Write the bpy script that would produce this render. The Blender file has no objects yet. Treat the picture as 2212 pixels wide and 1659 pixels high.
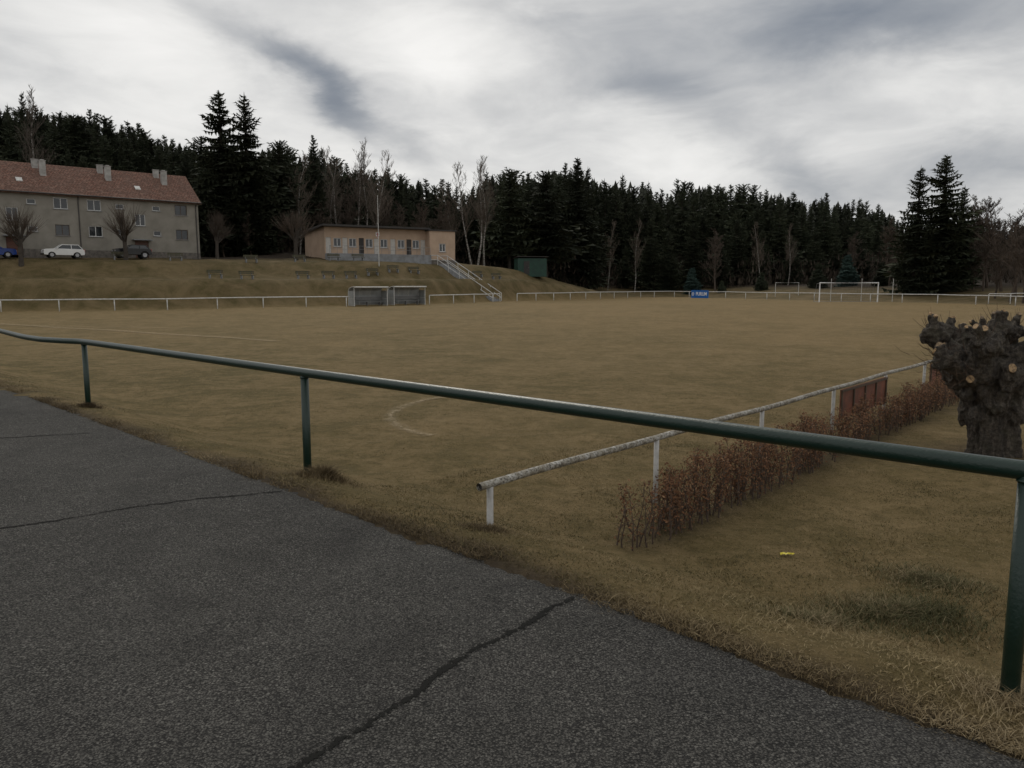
import bpy, math, random
import numpy as np
from mathutils import Vector, Matrix
random.seed(7); rng = np.random.default_rng(7)
scene = bpy.context.scene
C = scene.collection
PI = math.pi

# ------------------------------------------------------------------ helpers
class MB:
    def __init__(s): s.v=[]; s.f=[]
    def quad(s,a,b,c,d):
        n=len(s.v); s.v+= [tuple(a),tuple(b),tuple(c),tuple(d)]; s.f.append((n,n+1,n+2,n+3))
    def tri(s,a,b,c):
        n=len(s.v); s.v+= [tuple(a),tuple(b),tuple(c)]; s.f.append((n,n+1,n+2))
    def box(s,c,d,rz=0.0,top=1.0):
        cx,cy,cz=c; hx,hy,hz=d[0]/2,d[1]/2,d[2]/2
        n=len(s.v); cs,sn=math.cos(rz),math.sin(rz)
        for z in (-1,1):
            k = top if z>0 else 1
            for x,y in ((-1,-1),(1,-1),(1,1),(-1,1)):
                X,Y=x*hx*k,y*hy*k
                s.v.append((cx+X*cs-Y*sn,cy+X*sn+Y*cs,cz+z*hz))
        for q in ((3,2,1,0),(4,5,6,7),(0,1,5,4),(1,2,6,5),(2,3,7,6),(3,0,4,7)):
            s.f.append(tuple(n+i for i in q))
    def tube(s,pts,rad,n=8,cap=True):
        pts=[Vector(p) for p in pts]
        if not hasattr(rad,'__len__'): rad=[rad]*len(pts)
        base=len(s.v); m=len(pts)
        ref=None
        for i,p in enumerate(pts):
            if i==0: t=pts[1]-p
            elif i==m-1: t=p-pts[i-1]
            else: t=(pts[i+1]-p).normalized()+(p-pts[i-1]).normalized()
            if t.length<1e-9: t=Vector((0,0,1))
            t.normalize()
            if ref is None:
                ref = Vector((0,0,1)) if abs(t.z)<0.9 else Vector((1,0,0))
            a=(ref-t*ref.dot(t)); 
            if a.length<1e-6: a=Vector((1,0,0)) if abs(t.x)<.9 else Vector((0,1,0)); a=a-t*a.dot(t)
            a.normalize(); ref=a; b=t.cross(a)
            for k in range(n):
                an=2*PI*k/n
                q=p+(a*math.cos(an)+b*math.sin(an))*rad[i]
                s.v.append((q.x,q.y,q.z))
        for i in range(m-1):
            for k in range(n):
                k2=(k+1)%n
                s.f.append((base+i*n+k,base+i*n+k2,base+(i+1)*n+k2,base+(i+1)*n+k))
        if cap:
            s.f.append(tuple(base+k for k in range(n))[::-1])
            s.f.append(tuple(base+(m-1)*n+k for k in range(n)))
    def data(s,name,mat=None,smooth=False):
        me=bpy.data.meshes.new(name); me.from_pydata(s.v,[],s.f)
        if mat: me.materials.append(mat)
        if smooth:
            for p in me.polygons: p.use_smooth=True
        me.update(); return me
    def obj(s,name,mat=None,parent=None,world=False,smooth=False,bevel=0):
        if world and parent is not None:
            l=parent.location; s.v=[(x-l.x,y-l.y,z-l.z) for x,y,z in s.v]
        o=bpy.data.objects.new(name,s.data(name,mat,smooth)); C.objects.link(o)
        if parent is not None: o.parent=parent
        if bevel:
            m=o.modifiers.new('b','BEVEL'); m.width=bevel; m.segments=2; m.limit_method='ANGLE'
        return o

def tag(o,label,cat,group=None,kind=None):
    if label: o["label"]=label
    if cat: o["category"]=cat
    if group: o["group"]=group
    if kind: o["kind"]=kind
    return o
def empty(name,loc,label,cat,group=None,rz=0.0):
    o=bpy.data.objects.new(name,None); o.empty_display_size=.3; C.objects.link(o)
    o.location=loc; o.rotation_euler=(0,0,rz)
    return tag(o,label,cat,group)
def link(name,me,parent=None,loc=None,scale=None,rot=None):
    o=bpy.data.objects.new(name,me); C.objects.link(o)
    if parent is not None: o.parent=parent
    if loc: o.location=loc
    if scale: o.scale=scale
    if rot: o.rotation_euler=rot
    return o

# ------------------------------------------------------------------ materials
def newmat(name):
    m=bpy.data.materials.new(name); m.use_nodes=True
    nt=m.node_tree; return m,nt,nt.nodes["Principled BSDF"]
def N(nt,t,**k):
    n=nt.nodes.new(t)
    for a,b in k.items(): setattr(n,a,b)
    return n
def noise(nt,vec,scale,detail=5,rough=.6,dist=0):
    n=N(nt,'ShaderNodeTexNoise'); n.inputs['Scale'].default_value=scale
    n.inputs['Detail'].default_value=detail; n.inputs['Roughness'].default_value=rough
    n.inputs['Distortion'].default_value=dist
    if vec: nt.links.new(vec,n.inputs['Vector'])
    return n.outputs['Fac']
def ramp(nt,fac,stops):
    r=N(nt,'ShaderNodeValToRGB'); e=r.color_ramp.elements
    while len(e)<len(stops): e.new(.5)
    for i,(p,c) in enumerate(stops):
        e[i].position=p; e[i].color=(c,c,c,1) if not hasattr(c,'__len__') else (c[0],c[1],c[2],1)
    nt.links.new(fac,r.inputs[0]); return r.outputs[0]
def mix(nt,fac,a,b,mode='MIX'):
    m=N(nt,'ShaderNodeMix',data_type='RGBA',blend_type=mode)
    for sock,val in ((m.inputs[0],fac),(m.inputs[6],a),(m.inputs[7],b)):
        if isinstance(val,(int,float)): sock.default_value=val
        elif isinstance(val,tuple): sock.default_value=(val[0],val[1],val[2],1)
        else: nt.links.new(val,sock)
    return m.outputs[2]
def mth(nt,op,a,b=None,c=None):
    m=N(nt,'ShaderNodeMath',operation=op)
    for i,val in enumerate((a,b,c)):
        if val is None: continue
        if isinstance(val,(int,float)): m.inputs[i].default_value=val
        else: nt.links.new(val,m.inputs[i])
    return m.outputs[0]
def bump(nt,bsdf,h,strength=.5,dist=.02):
    b=N(nt,'ShaderNodeBump'); b.inputs['Strength'].default_value=strength; b.inputs['Distance'].default_value=dist
    nt.links.new(h,b.inputs['Height']); nt.links.new(b.outputs[0],bsdf.inputs['Normal'])
def texco(nt,kind='Object'):
    return N(nt,'ShaderNodeTexCoord').outputs[kind]
def posn(nt): return N(nt,'ShaderNodeNewGeometry').outputs['Position']

def pmat(name,c1,c2=None,scale=4,rough=.8,bmp=0,bscale=30,metal=0,lo=.35,hi=.65,rand=0,spec=.5):
    m,nt,b=newmat(name); v=texco(nt)
    if c2 is None: c2=tuple(x*.75 for x in c1)
    col=mix(nt,ramp(nt,noise(nt,v,scale),[(lo,0),(hi,1)]),c1,c2)
    if rand:
        oi=N(nt,'ShaderNodeObjectInfo').outputs['Random']
        k=mth(nt,'MULTIPLY_ADD',oi,rand,1-rand/2)
        cx=N(nt,'ShaderNodeCombineColor')
        for i in range(3): nt.links.new(k,cx.inputs[i])
        col=mix(nt,1.0,col,cx.outputs[0],'MULTIPLY')
    nt.links.new(col,b.inputs['Base Color'])
    b.inputs['Roughness'].default_value=rough; b.inputs['Metallic'].default_value=metal
    b.inputs['Specular IOR Level'].default_value=spec
    if bmp: bump(nt,b,noise(nt,v,bscale,6),bmp,.02)
    return m

M={}
M['green']=pmat('green_paint',(.004,.020,.013),(.008,.026,.018),6,.36,.25,60)
M['white']=pmat('white_fence_paint',(.62,.62,.60),(.40,.39,.36),5,.6,.1,40)
M['goalwhite']=pmat('goal_paint',(.78,.78,.77),(.65,.65,.65),3,.5)
m,nt,b=newmat('weathered_white_paint'); v=texco(nt)
c=mix(nt,ramp(nt,noise(nt,v,9,8,.7),[(.38,0),(.58,1)]),(.46,.45,.41),(.20,.175,.13))
c=mix(nt,ramp(nt,noise(nt,v,38,6,.7),[(.50,0),(.58,1)]),c,(.07,.06,.045))
nt.links.new(c,b.inputs['Base Color']); b.inputs['Roughness'].default_value=.75
bump(nt,b,noise(nt,v,50,6),.5,.006); M['oldwhite']=m
M['postwhite']=pmat('white_post_paint',(.46,.45,.43),(.28,.265,.24),7,.65,.2,50)
M['plaster']=pmat('grey_plaster',(.27,.25,.215),(.20,.185,.155),.7,.92,.3,8)
M['stone']=pmat('plinth_stone',(.17,.15,.13),(.09,.08,.07),3,.9,.6,6)
M['tan']=pmat('tan_plaster',(.47,.345,.25),(.40,.29,.21),.8,.9,.2,10)
M['concrete']=pmat('concrete',(.27,.28,.29),(.18,.18,.18),1.5,.9,.3,12)
M['roofdark']=pmat('dark_roofing',(.03,.028,.028),(.05,.045,.04),2,.8)
M['frame_w']=pmat('white_window_frame',(.62,.62,.61),(.55,.55,.53),4,.5)
M['frame_b']=pmat('brown_window_frame',(.10,.07,.05),(.07,.05,.04),4,.6)
M['door']=pmat('brown_door',(.13,.05,.03),(.09,.04,.025),4,.55)
M['doorw']=pmat('pale_door',(.52,.50,.46),(.44,.42,.39),4,.6)
M['glass']=pmat('window_glass',(.015,.018,.02),(.03,.033,.036),2,.08,spec=.7)
M['metal']=pmat('galvanised_metal',(.28,.29,.30),(.2,.2,.2),6,.5,metal=.4)
M['darkmetal']=pmat('dark_metal',(.04,.04,.04),(.06,.05,.045),6,.5,metal=.3)
M['wood']=pmat('green_bench_wood',(.05,.06,.03),(.09,.07,.045),5,.8)
M['tyre']=pmat('tyre_rubber',(.012,.012,.012),(.02,.02,.02),10,.85)
M['rim']=pmat('wheel_rim',(.4,.4,.41),(.25,.25,.26),6,.35,metal=.6)
M['bark']=pmat('dark_bark',(.035,.028,.022),(.06,.05,.04),4,.95,rand=.4)
M['barkgrey']=pmat('grey_twig_bark',(.13,.105,.082),(.09,.07,.053),3,.95,rand=.5)
M['barkbrown']=pmat('brown_twig_bark',(.085,.062,.045),(.055,.042,.032),3,.95,rand=.5)
m,nt,b=newmat('birch_bark'); v=texco(nt)
mp=N(nt,'ShaderNodeMapping'); mp.inputs['Scale'].default_value=(1,1,5); nt.links.new(v,mp.inputs[0])
nt.links.new(mix(nt,ramp(nt,noise(nt,mp.outputs[0],1.6),[(.45,0),(.6,1)]),(.28,.26,.235),(.06,.05,.04)),b.inputs['Base Color'])
b.inputs['Roughness'].default_value=.85; M['birch']=m
def leafmat(name,c1,c2,rand=.5,scale=.6):
    return pmat(name,c1,c2,scale,.9,rand=rand,spec=.2)
M['conifer']=leafmat('conifer_needles',(.028,.036,.022),(.056,.062,.036),.8)
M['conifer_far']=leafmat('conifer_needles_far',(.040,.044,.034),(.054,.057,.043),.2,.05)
M['bluefir']=leafmat('blue_fir_needles',(.045,.075,.062),(.03,.05,.045),.2)
def bladesmat(name,stops):
    m,nt,b=newmat(name)
    a=N(nt,'ShaderNodeAttribute',attribute_name='tint')
    nt.links.new(ramp(nt,a.outputs['Fac'],stops),b.inputs['Base Color'])
    b.inputs['Roughness'].default_value=.8; b.inputs['Specular IOR Level'].default_value=.25
    return m
M['straw']=bladesmat('dry_straw_blades',[(0,(.06,.042,.022)),(.35,(.13,.094,.048)),(.8,(.22,.165,.088)),(1,(.33,.26,.155))])
M['turf']=bladesmat('turf_blades',[(0,(.048,.042,.015)),(.35,(.108,.083,.031)),(.7,(.185,.138,.062)),(1,(.31,.24,.13))])
M['tuft']=bladesmat('green_tuft_blades',[(0,(.03,.034,.014)),(.45,(.07,.07,.028)),(.75,(.13,.11,.05)),(1,(.27,.21,.12))])
M['hedgeleaf']=bladesmat('dry_beech_leaves',[(0,(.05,.022,.011)),(.5,(.13,.060,.028)),(.9,(.20,.10,.048)),(1,(.27,.165,.09))])
M['brush']=bladesmat('brushwood',[(0,(.02,.016,.012)),(.5,(.05,.038,.028)),(1,(.09,.068,.048))])
M['hedgestem']=pmat('hedge_stems',(.06,.042,.03),(.10,.07,.05),8,.9)

# ------------------------------------------------------------------ terrain shape
NX,NY=.70,.714
TX,TY=-.714,.70
EX,EY=.42,5.04
def smooth(a,b,x):
    t=np.clip((x-a)/(b-a),0,1); return t*t*(3-2*t)
OUT=[(-160,20),(-110,40),(-80,54),(-60,62.5),(-44,69.6),(-29.3,76.2),(-20.4,82.6),(-9,91.5),(-1.2,104.5),(6,114),(18,130),(25,139),(28.5,140.5),(31,134),(36,124),(42.5,111),(49,99),(54,91),(58,83),(75,56),(110,10),(150,-60)]
POLY=OUT+[(150,-200),(-160,-200)]
_ph=rng.uniform(0,6.28,(24,)); _dr=rng.normal(0,1,(24,2))
def bumps(X,Y,sc):
    z=np.zeros_like(X)
    for i in range(24):
        k=_dr[i]/np.linalg.norm(_dr[i])*sc*(0.6+i*.17)
        z+=np.sin(X*k[0]+Y*k[1]+_ph[i])/(1+i*.25)
    return z/3
def outside(X,Y):
    X=np.asarray(X,float);Y=np.asarray(Y,float)
    best=np.full(X.shape,1e9); nx=np.zeros_like(X)
    for (ax,ay),(bx,by) in zip(OUT[:-1],OUT[1:]):
        dx,dy=bx-ax,by-ay
        t=np.clip(((X-ax)*dx+(Y-ay)*dy)/(dx*dx+dy*dy),0,1)
        px,py=ax+t*dx,ay+t*dy
        dd=np.hypot(X-px,Y-py); m_=dd<best
        best=np.where(m_,dd,best); nx=np.where(m_,px,nx)
    ins=np.zeros(X.shape,bool)
    n=len(POLY)
    for i in range(n):
        ax,ay=POLY[i]; bx,by=POLY[(i+1)%n]
        cond=((ay>Y)!=(by>Y))
        with np.errstate(divide='ignore',invalid='ignore'):
            xi=(bx-ax)*(Y-ay)/((by-ay) if by!=ay else 1e-9)+ax
        ins^= cond&(X<xi)
    return np.where(ins,0,best),nx
def height(X,Y,fine=True):
    X=np.asarray(X,float);Y=np.asarray(Y,float)
    d=(X-EX)*NX+(Y-EY)*NY
    z=np.where(d<0,-.03,0.0)+.012*smooth(0,.1,d)
    z=z-.5*smooth(.15,2.3,d)+.3*smooth(30,110,Y)
    if fine:
        z=z+bumps(X,Y,3.1)*.026*smooth(.0,.25,d)*(1-smooth(12,25,Y))+bumps(X,Y,.35)*.035*smooth(2,6,d)
        z=z+.13*np.exp(-((X-2.95)**2+(Y-5.65)**2)/.30)+.07*np.exp(-((X-3.7)**2+(Y-6.3)**2)/.25)
    o,nx=outside(X,Y)
    de=o*(1+.45*smooth(-22,-8,nx))
    BL=2.95*smooth(1.0,5.6,de)+2.05*smooth(8,13.6,de)+.05*np.clip(de-13.6,0,60)+.12*np.clip(o-45,0,400)
    BR=2.2*smooth(3,30,o)+.05*np.clip(o-30,0,400)
    w=smooth(3,29,nx)
    z=z+(1-w)*BL+w*BR+bumps(X,Y,.9)*.10*smooth(1,3,o)
    return z
def H(x,y): return float(height(np.array([x]),np.array([y]))[0])

def seg(*pp):
    out=[]
    for a,b,st in pp: out+=list(np.arange(a,b,st))
    return np.array(out)
xs=seg((-900,-200,70),(-200,-70,6),(-70,-14,1.0),(-14,14,.14),(14,70,1.2),(70,200,6),(200,901,70))
ys=seg((-200,-10,20),(-10,2,1),(2,14,.12),(14,60,.9),(60,125,.8),(125,200,2.5),(200,400,10),(400,1501,80))
XX,YY=np.meshgrid(xs,ys); ZZ=height(XX,YY)
ZZ=np.where(YY>400,np.minimum(ZZ,45),ZZ)
nxn,nyn=len(xs),len(ys)
verts=np.stack([XX,YY,ZZ],-1).reshape(-1,3)
ii=np.arange(nxn-1)[None,:]+np.arange(nyn-1)[:,None]*nxn
faces=np.stack([ii,ii+1,ii+1+nxn,ii+nxn],-1).reshape(-1,4)
def npmesh(name,v,f,mat=None,smooth_=False):
    me=bpy.data.meshes.new(name); v=np.asarray(v,np.float32); f=np.asarray(f,np.int32); k=f.shape[1]
    me.vertices.add(len(v)); me.vertices.foreach_set('co',v.ravel())
    me.loops.add(f.size); me.loops.foreach_set('vertex_index',f.ravel())
    me.polygons.add(len(f)); me.polygons.foreach_set('loop_start',np.arange(0,f.size,k,dtype=np.int32))
    me.update(calc_edges=True); me.validate()
    if smooth_: me.polygons.foreach_set('use_smooth',np.ones(len(f),bool))
    if mat: me.materials.append(mat)
    return me
m,nt,b=newmat('grass_ground'); p=posn(nt)
zone=N(nt,'ShaderNodeAttribute',attribute_name='zone').outputs['Fac']
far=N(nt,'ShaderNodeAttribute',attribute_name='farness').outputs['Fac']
dirt=N(nt,'ShaderNodeAttribute',attribute_name='dirt').outputs['Fac']
n1=noise(nt,p,.09,7,.66,.9); n2=noise(nt,p,.9,7,.7,.4); n3=noise(nt,p,14,8,.75); n4=noise(nt,p,55,4,.7); n5=noise(nt,p,.33,6,.66,.6); n6=noise(nt,p,4.2,7,.75,.3)
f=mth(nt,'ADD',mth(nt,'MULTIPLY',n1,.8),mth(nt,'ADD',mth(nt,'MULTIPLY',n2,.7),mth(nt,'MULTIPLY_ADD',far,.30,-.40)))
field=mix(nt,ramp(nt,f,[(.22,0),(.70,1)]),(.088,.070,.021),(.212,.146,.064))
field=mix(nt,mth(nt,'MULTIPLY',ramp(nt,mth(nt,'MULTIPLY_ADD',n6,.5,mth(nt,'MULTIPLY',n2,.5)),[(.46,0),(.60,1)]),.6),field,(.265,.19,.095))
field=mix(nt,mth(nt,'MULTIPLY',ramp(nt,n6,[(.36,1),(.5,0)]),.4),field,(.062,.050,.018))
field=mix(nt,mth(nt,'MULTIPLY',ramp(nt,n3,[(.35,0),(.7,1)]),.6),field,mix(nt,.5,field,(.31,.23,.12)))
field=mix(nt,mth(nt,'MULTIPLY',ramp(nt,n4,[(.3,1),(.55,0)]),.5),field,(.045,.036,.015))
bank=mix(nt,ramp(nt,n2,[(.35,0),(.65,1)]),(.078,.066,.022),(.15,.108,.054))
bank=mix(nt,ramp(nt,n3,[(.4,0),(.7,1)]),bank,(.055,.042,.02))
bank=mix(nt,mth(nt,'MULTIPLY',ramp(nt,n5,[(.42,0),(.62,1)]),.6),bank,(.19,.14,.075))
floor=mix(nt,n2,(.022,.016,.011),(.045,.034,.024))
z1=mth(nt,'MINIMUM',zone,1.0); z2=mth(nt,'MAXIMUM',mth(nt,'SUBTRACT',zone,1.0),0.0)
col=mix(nt,z2,mix(nt,z1,field,bank),floor)
col=mix(nt,dirt,col,mix(nt,n3,(.022,.017,.012),(.075,.055,.035)))
nt.links.new(col,b.inputs['Base Color']); b.inputs['Roughness'].default_value=.95; b.inputs['Specular IOR Level'].default_value=.15
bump(nt,b,mth(nt,'ADD',n3,mth(nt,'MULTIPLY',n4,.6)),.9,.05)
gm=npmesh('ground',verts,faces,m,True)
o_,nx_=outside(XX.ravel(),YY.ravel())
zn=smooth(.3,2.5,o_)+smooth(15,27,o_)
dd=(XX.ravel()-EX)*NX+(YY.ravel()-EY)*NY
a=gm.attributes.new('zone','FLOAT','POINT'); a.data.foreach_set('value',zn.astype(np.float32))
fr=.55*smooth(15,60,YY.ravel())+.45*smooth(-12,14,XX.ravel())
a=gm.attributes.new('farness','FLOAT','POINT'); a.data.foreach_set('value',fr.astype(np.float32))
hedge_d=(XX.ravel()+.24)*.746-(YY.ravel()-6.8)*.666-.68
hedge_l=(XX.ravel()+.24)*.666+(YY.ravel()-6.8)*.746
di=.95*np.exp(-(dd/(.24+.1*bumps(XX.ravel(),YY.ravel(),3)))**2)+.6*np.exp(-(hedge_d/.28)**2)*smooth(1.0,1.8,hedge_l)*(1-smooth(15,17,hedge_l))+.7*np.exp(-((XX.ravel()-7.35)**2+(YY.ravel()-11.6)**2)/.7)+.8*np.exp(-((XX.ravel()+2.15)**2+(YY.ravel()-8.55)**2)/.12)
a=gm.attributes.new('dirt','FLOAT','POINT'); a.data.foreach_set('value',np.clip(di,0,1).astype(np.float32))
g=link('ground',gm); tag(g,"dry brown grass ground with football pitch and banks","ground",kind="structure")

# ------------------------------------------------------------------ asphalt path
def E(s,d,z=0.0): return (EX+TX*s+NX*d,EY+TY*s+NY*d,z)
m,nt,b=newmat('asphalt'); p=posn(nt)
def chips(scale,lo,hi,col,base,amt):
    vo=N(nt,'ShaderNodeTexVoronoi'); vo.inputs['Scale'].default_value=scale; nt.links.new(p,vo.inputs['Vector'])
    cs_=N(nt,'ShaderNodeSeparateColor'); nt.links.new(vo.outputs['Color'],cs_.inputs[0])
    ch=mth(nt,'MULTIPLY',ramp(nt,cs_.outputs[0],[(lo,0),(hi,1)]),ramp(nt,vo.outputs['Distance'],[(.3,1),(.55,0)]))
    return mix(nt,mth(nt,'MULTIPLY',ch,amt),base,col),vo.outputs['Distance'],cs_.outputs[1]
big=noise(nt,p,.7,7,.65,.6); mid=noise(nt,p,4,7,.72); fin=noise(nt,p,120,4,.75); wear=noise(nt,p,1.6,6,.7,.5)
base=mix(nt,ramp(nt,big,[(.38,0),(.62,1)]),(.052,.050,.046),(.080,.077,.071))
base=mix(nt,ramp(nt,mid,[(.34,.6),(.5,0)]),base,(.028,.027,.026))
col,h1,rnd=chips(88,.0,.9,(.20,.191,.172),base,.85)
col=mix(nt,ramp(nt,h1,[(.42,0),(.8,.75)]),col,(.016,.016,.0155))
col2,h2,_=chips(58,.60,.97,(.31,.30,.27),col,.75)
col=mix(nt,ramp(nt,wear,[(.36,.4),(.6,1)]),col,col2)
st_=mth(nt,'MULTIPLY',ramp(nt,noise(nt,p,.5,6,.65,1.0),[(.50,0),(.66,1)]),.32)
col=mix(nt,st_,col,(.018,.0175,.017))
nt.links.new(col,b.inputs['Base Color']); b.inputs['Roughness'].default_value=.88; b.inputs['Specular IOR Level'].default_value=.2
bump(nt,b,mth(nt,'ADD',mth(nt,'MULTIPLY',h1,-1.3),mth(nt,'ADD',fin,mth(nt,'MULTIPLY_ADD',mid,1.8,mth(nt,'MULTIPLY',h2,-.8)))),1.0,.015)
ss=seg((-16,-6,1),(-6,17,.045),(17,41,2)); rows=[]
jit=np.cumsum(rng.normal(0,.014,len(ss))); jit-=np.linspace(0,jit[-1],len(ss)); jit=np.clip(jit,-.09,.09)+rng.normal(0,.016,len(ss))
ds=[-30,-12,-6,-3,-1,-.2,0]
v=[];f=[]
for i,s in enumerate(ss):
    for d in ds:
        off=jit[i] if d==0 else 0
        zz=0.0 if d<-.1 else -.006
        v.append(E(s,d+off,zz))
    v.append(E(s,jit[i]+.015,-.05))
k=len(ds)+1
for i in range(len(ss)-1):
    for j in range(k-1):
        a0=i*k+j; f.append((a0,a0+1,a0+1+k,a0+k))
pa=link('asphalt_path',npmesh('asphalt_path',v,f,m)); tag(pa,"worn grey asphalt path with exposed stone chips","path",kind="structure")
m,nt,b=newmat('crack_tar'); 
uv=N(nt,'ShaderNodeAttribute',attribute_name='across').outputs['Fac']
nz=noise(nt,posn(nt),34,6,.75); nz2=noise(nt,posn(nt),3,3,.6)
edge=mth(nt,'SUBTRACT',mth(nt,'ADD',mth(nt,'MULTIPLY',mth(nt,'SUBTRACT',nz,.5),3.2),mth(nt,'MULTIPLY_ADD',nz2,1.3,-.22)),uv)
al=ramp(nt,edge,[(.0,0),(.25,1)])
nt.links.new(al,b.inputs['Alpha']); b.inputs['Base Color'].default_value=(.013,.013,.012,1); b.inputs['Roughness'].default_value=.95; b.inputs['Specular IOR Level'].default_value=.1
def ribbon(name,pts,w,mat,z=0.004,label='',wig=.013,terr=False):
    P=[Vector((x,y)) for x,y in pts]; dens=[]
    for a,b_ in zip(P[:-1],P[1:]):
        n_=max(2,int((b_-a).length/.05)) if not terr else max(2,int((b_-a).length/.6))
        for i in range(n_): dens.append(a.lerp(b_,i/n_))
    dens.append(P[-1]); off=0; v=[];f=[];ac=[]
    for i,q in enumerate(dens):
        t=(dens[min(i+1,len(dens)-1)]-dens[max(i-1,0)]).normalized(); n_=Vector((-t.y,t.x))
        off=off*.88+random.gauss(0,wig)*.6
        q=q+n_*off
        for kk,aa in ((-1,1.),(0,0.),(1,1.)):
            r=q+n_*kk*w
            zz=z+(H(r.x,r.y) if terr else 0)
            v.append((r.x,r.y,zz)); ac.append(aa)
    for i in range(len(dens)-1):
        for j in (0,1): f.append((i*3+j,i*3+j+1,i*3+4+j,i*3+3+j))
    me=npmesh(name,v,f,mat); a=me.attributes.new('across','FLOAT','POINT'); a.data.foreach_set('value',np.array(ac,np.float32))
    o=link(name,me); tag(o,label,name.replace('_',' '),kind="structure"); return o
ribbon('path_crack',[(.42,5.0),(.2,4.75),(.03,4.52),(-.12,4.35),(-.30,4.1),(-.50,3.78),(-.68,3.5),(-.9,3.2),(-1.15,2.9)],.052,m,label="wide dark crack running across the asphalt")
ribbon('path_crack',[(-2.35,7.70),(-3.1,7.4),(-3.75,7.0),(-4.3,6.55),(-5.0,6.2),(-6.2,5.6)],.040,m,label="thin dark crack across the asphalt")
ribbon('path_crack',[(-6.0,10.8),(-6.9,10.5),(-8.5,10.1)],.036,m,label="thin dark crack across the asphalt")
m,nt,b=newmat('faded_pitch_line'); uv=N(nt,'ShaderNodeAttribute',attribute_name='across').outputs['Fac']
nz=noise(nt,posn(nt),9,6,.75); al=mth(nt,'MULTIPLY',ramp(nt,nz,[(.40,0),(.64,1)]),mth(nt,'SUBTRACT',1.0,uv))
nt.links.new(mth(nt,'MULTIPLY',al,.7),b.inputs['Alpha']); b.inputs['Base Color'].default_value=(.38,.30,.19,1); b.inputs['Roughness'].default_value=.95
ribbon('pitch_line',[(-36,52.2),(-25,44.7),(-10.6,34.8)],.36,m,.04,"faded chalk line on the grass",0.0,True)
ribbon('pitch_line',[(-60,58),(-33,49.4),(-18,44)],.2,m,.03,"faded chalk line on the grass",0.0,True)
ribbon('pitch_line',[(-1.6,17.6),(-1.95,17.2),(-2.2,16.6),(-2.38,16.0),(-2.42,15.3),(-2.35,14.7),(-2.15,14.1),(-1.85,13.5),(-1.4,13.0)],.17,m,.022,"faded curved chalk line on the grass",0.0,True)

# ------------------------------------------------------------------ grass blades
def blades(name,x,y,hh,ww,mat,label,lean=.7,zoff=0,tb=0.0,patch=.26):
    n=len(x); z=height(x,y)-.005+zoff
    an=rng.uniform(0,2*PI,n); la=rng.uniform(0,2*PI,n)
    cl=np.clip(1+.5*bumps(x,y,4.3),.3,2.0)
    h=hh*rng.uniform(.5,1.25,n)*cl
    le=rng.uniform(.1,lean,n)*h
    w=ww*rng.uniform(.6,1.3,n)
    c,s=np.cos(an)*w/2,np.sin(an)*w/2
    A=np.stack([x-c,y-s,z],-1);B=np.stack([x+c,y+s,z],-1)
    mx=x+np.cos(la)*le*.35; my=y+np.sin(la)*le*.35
    Cc=np.stack([mx+c*.7,my+s*.7,z+h*.6],-1);D=np.stack([mx-c*.7,my-s*.7,z+h*.6],-1)
    T=np.stack([x+np.cos(la)*le,y+np.sin(la)*le,z+h],-1)
    v=np.stack([A,B,Cc,D,T],1).reshape(-1,3)
    i=np.arange(n)*5
    f=np.concatenate([np.stack([i,i+1,i+2],-1),np.stack([i,i+2,i+3],-1),np.stack([i+3,i+2,i+4],-1)])
    me=npmesh(name,v,f,mat)
    ti=np.clip(rng.beta(2,2.4,n)+tb+patch*bumps(x+7,y-3,1.3)+patch*.5*bumps(x,y,5),0,1)
    a=me.attributes.new('tint','FLOAT','FACE'); a.data.foreach_set('value',np.tile(ti,3).astype(np.float32))
    o=link(name,me); tag(o,label,"grass",kind="stuff"); return o
n=42000
s=-3.6+20.6*rng.uniform(0,1,n)**1.5; d=np.abs(rng.normal(0,.15,n))-.05
keep=bumps(s*1.0,d*1.0,5)*.9+rng.uniform(-.5,.7,n)>.0
s,d=s[keep],d[keep]
x=EX+TX*s+NX*d; y=EY+TY*s+NY*d
blades('edge_grass',x,y,.030,.0055,M['straw'],"dry straw grass fringe along the asphalt edge",2.8)
n=100000
s=rng.uniform(-7,4.5,n); d=.10+7*rng.uniform(0,1,n)**1.2
x=EX+TX*s+NX*d; y=EY+TY*s+NY*d
blades('lawn_grass',x,y,.022,.006,M['turf'],"short olive brown grass beside the hedge",3.4,tb=.03,patch=.36)
n=95000
y=3.5+20*rng.uniform(0,1,n)**1.25; x=rng.uniform(-.72,.72,n)*y
d=(x-EX)*NX+(y-EY)*NY; k=d>.2; x,y=x[k],y[k]
blades('pitch_grass',x,y,.017,.008,M['turf'],"short worn turf of the pitch",3.0,tb=.02,patch=.36)
def clump(x0,y0,r,n,h,label,mat='tuft',tb=0.0):
    rr=np.abs(rng.normal(0,r*.6,n)); a_=rng.uniform(0,2*PI,n)
    x=x0+np.cos(a_)*rr*1.2; y=y0+np.sin(a_)*rr
    blades('grass_tuft',x,y,h*np.clip(1.15-rr/r*.5,.3,2),.006,M[mat],label,2.0,tb=tb,patch=.35)
clump(2.95,5.6,.6,8000,.075,"tangled olive grass tuft beside the path",tb=.17)
clump(3.6,6.4,.55,4000,.055,"tangled olive grass tuft on the lawn",tb=.2)
clump(2.2,5.3,.35,2000,.05,"tangled olive grass tuft beside the path",tb=.2)
clump(-2.1,8.5,.24,2200,.10,"brown dry tuft around the base of a green post",'straw',-.15)
clump(2.75,3.72,.35,4000,.07,"dry straw tuft around the base of a green post",'straw')
clump(-7.4,13.35,.2,900,.08,"brown dry tuft around the base of a green post",'straw',-.12)
clump(-.2,6.7,.25,1500,.05,"dry straw tuft at the end of the white railing",'straw')

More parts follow.
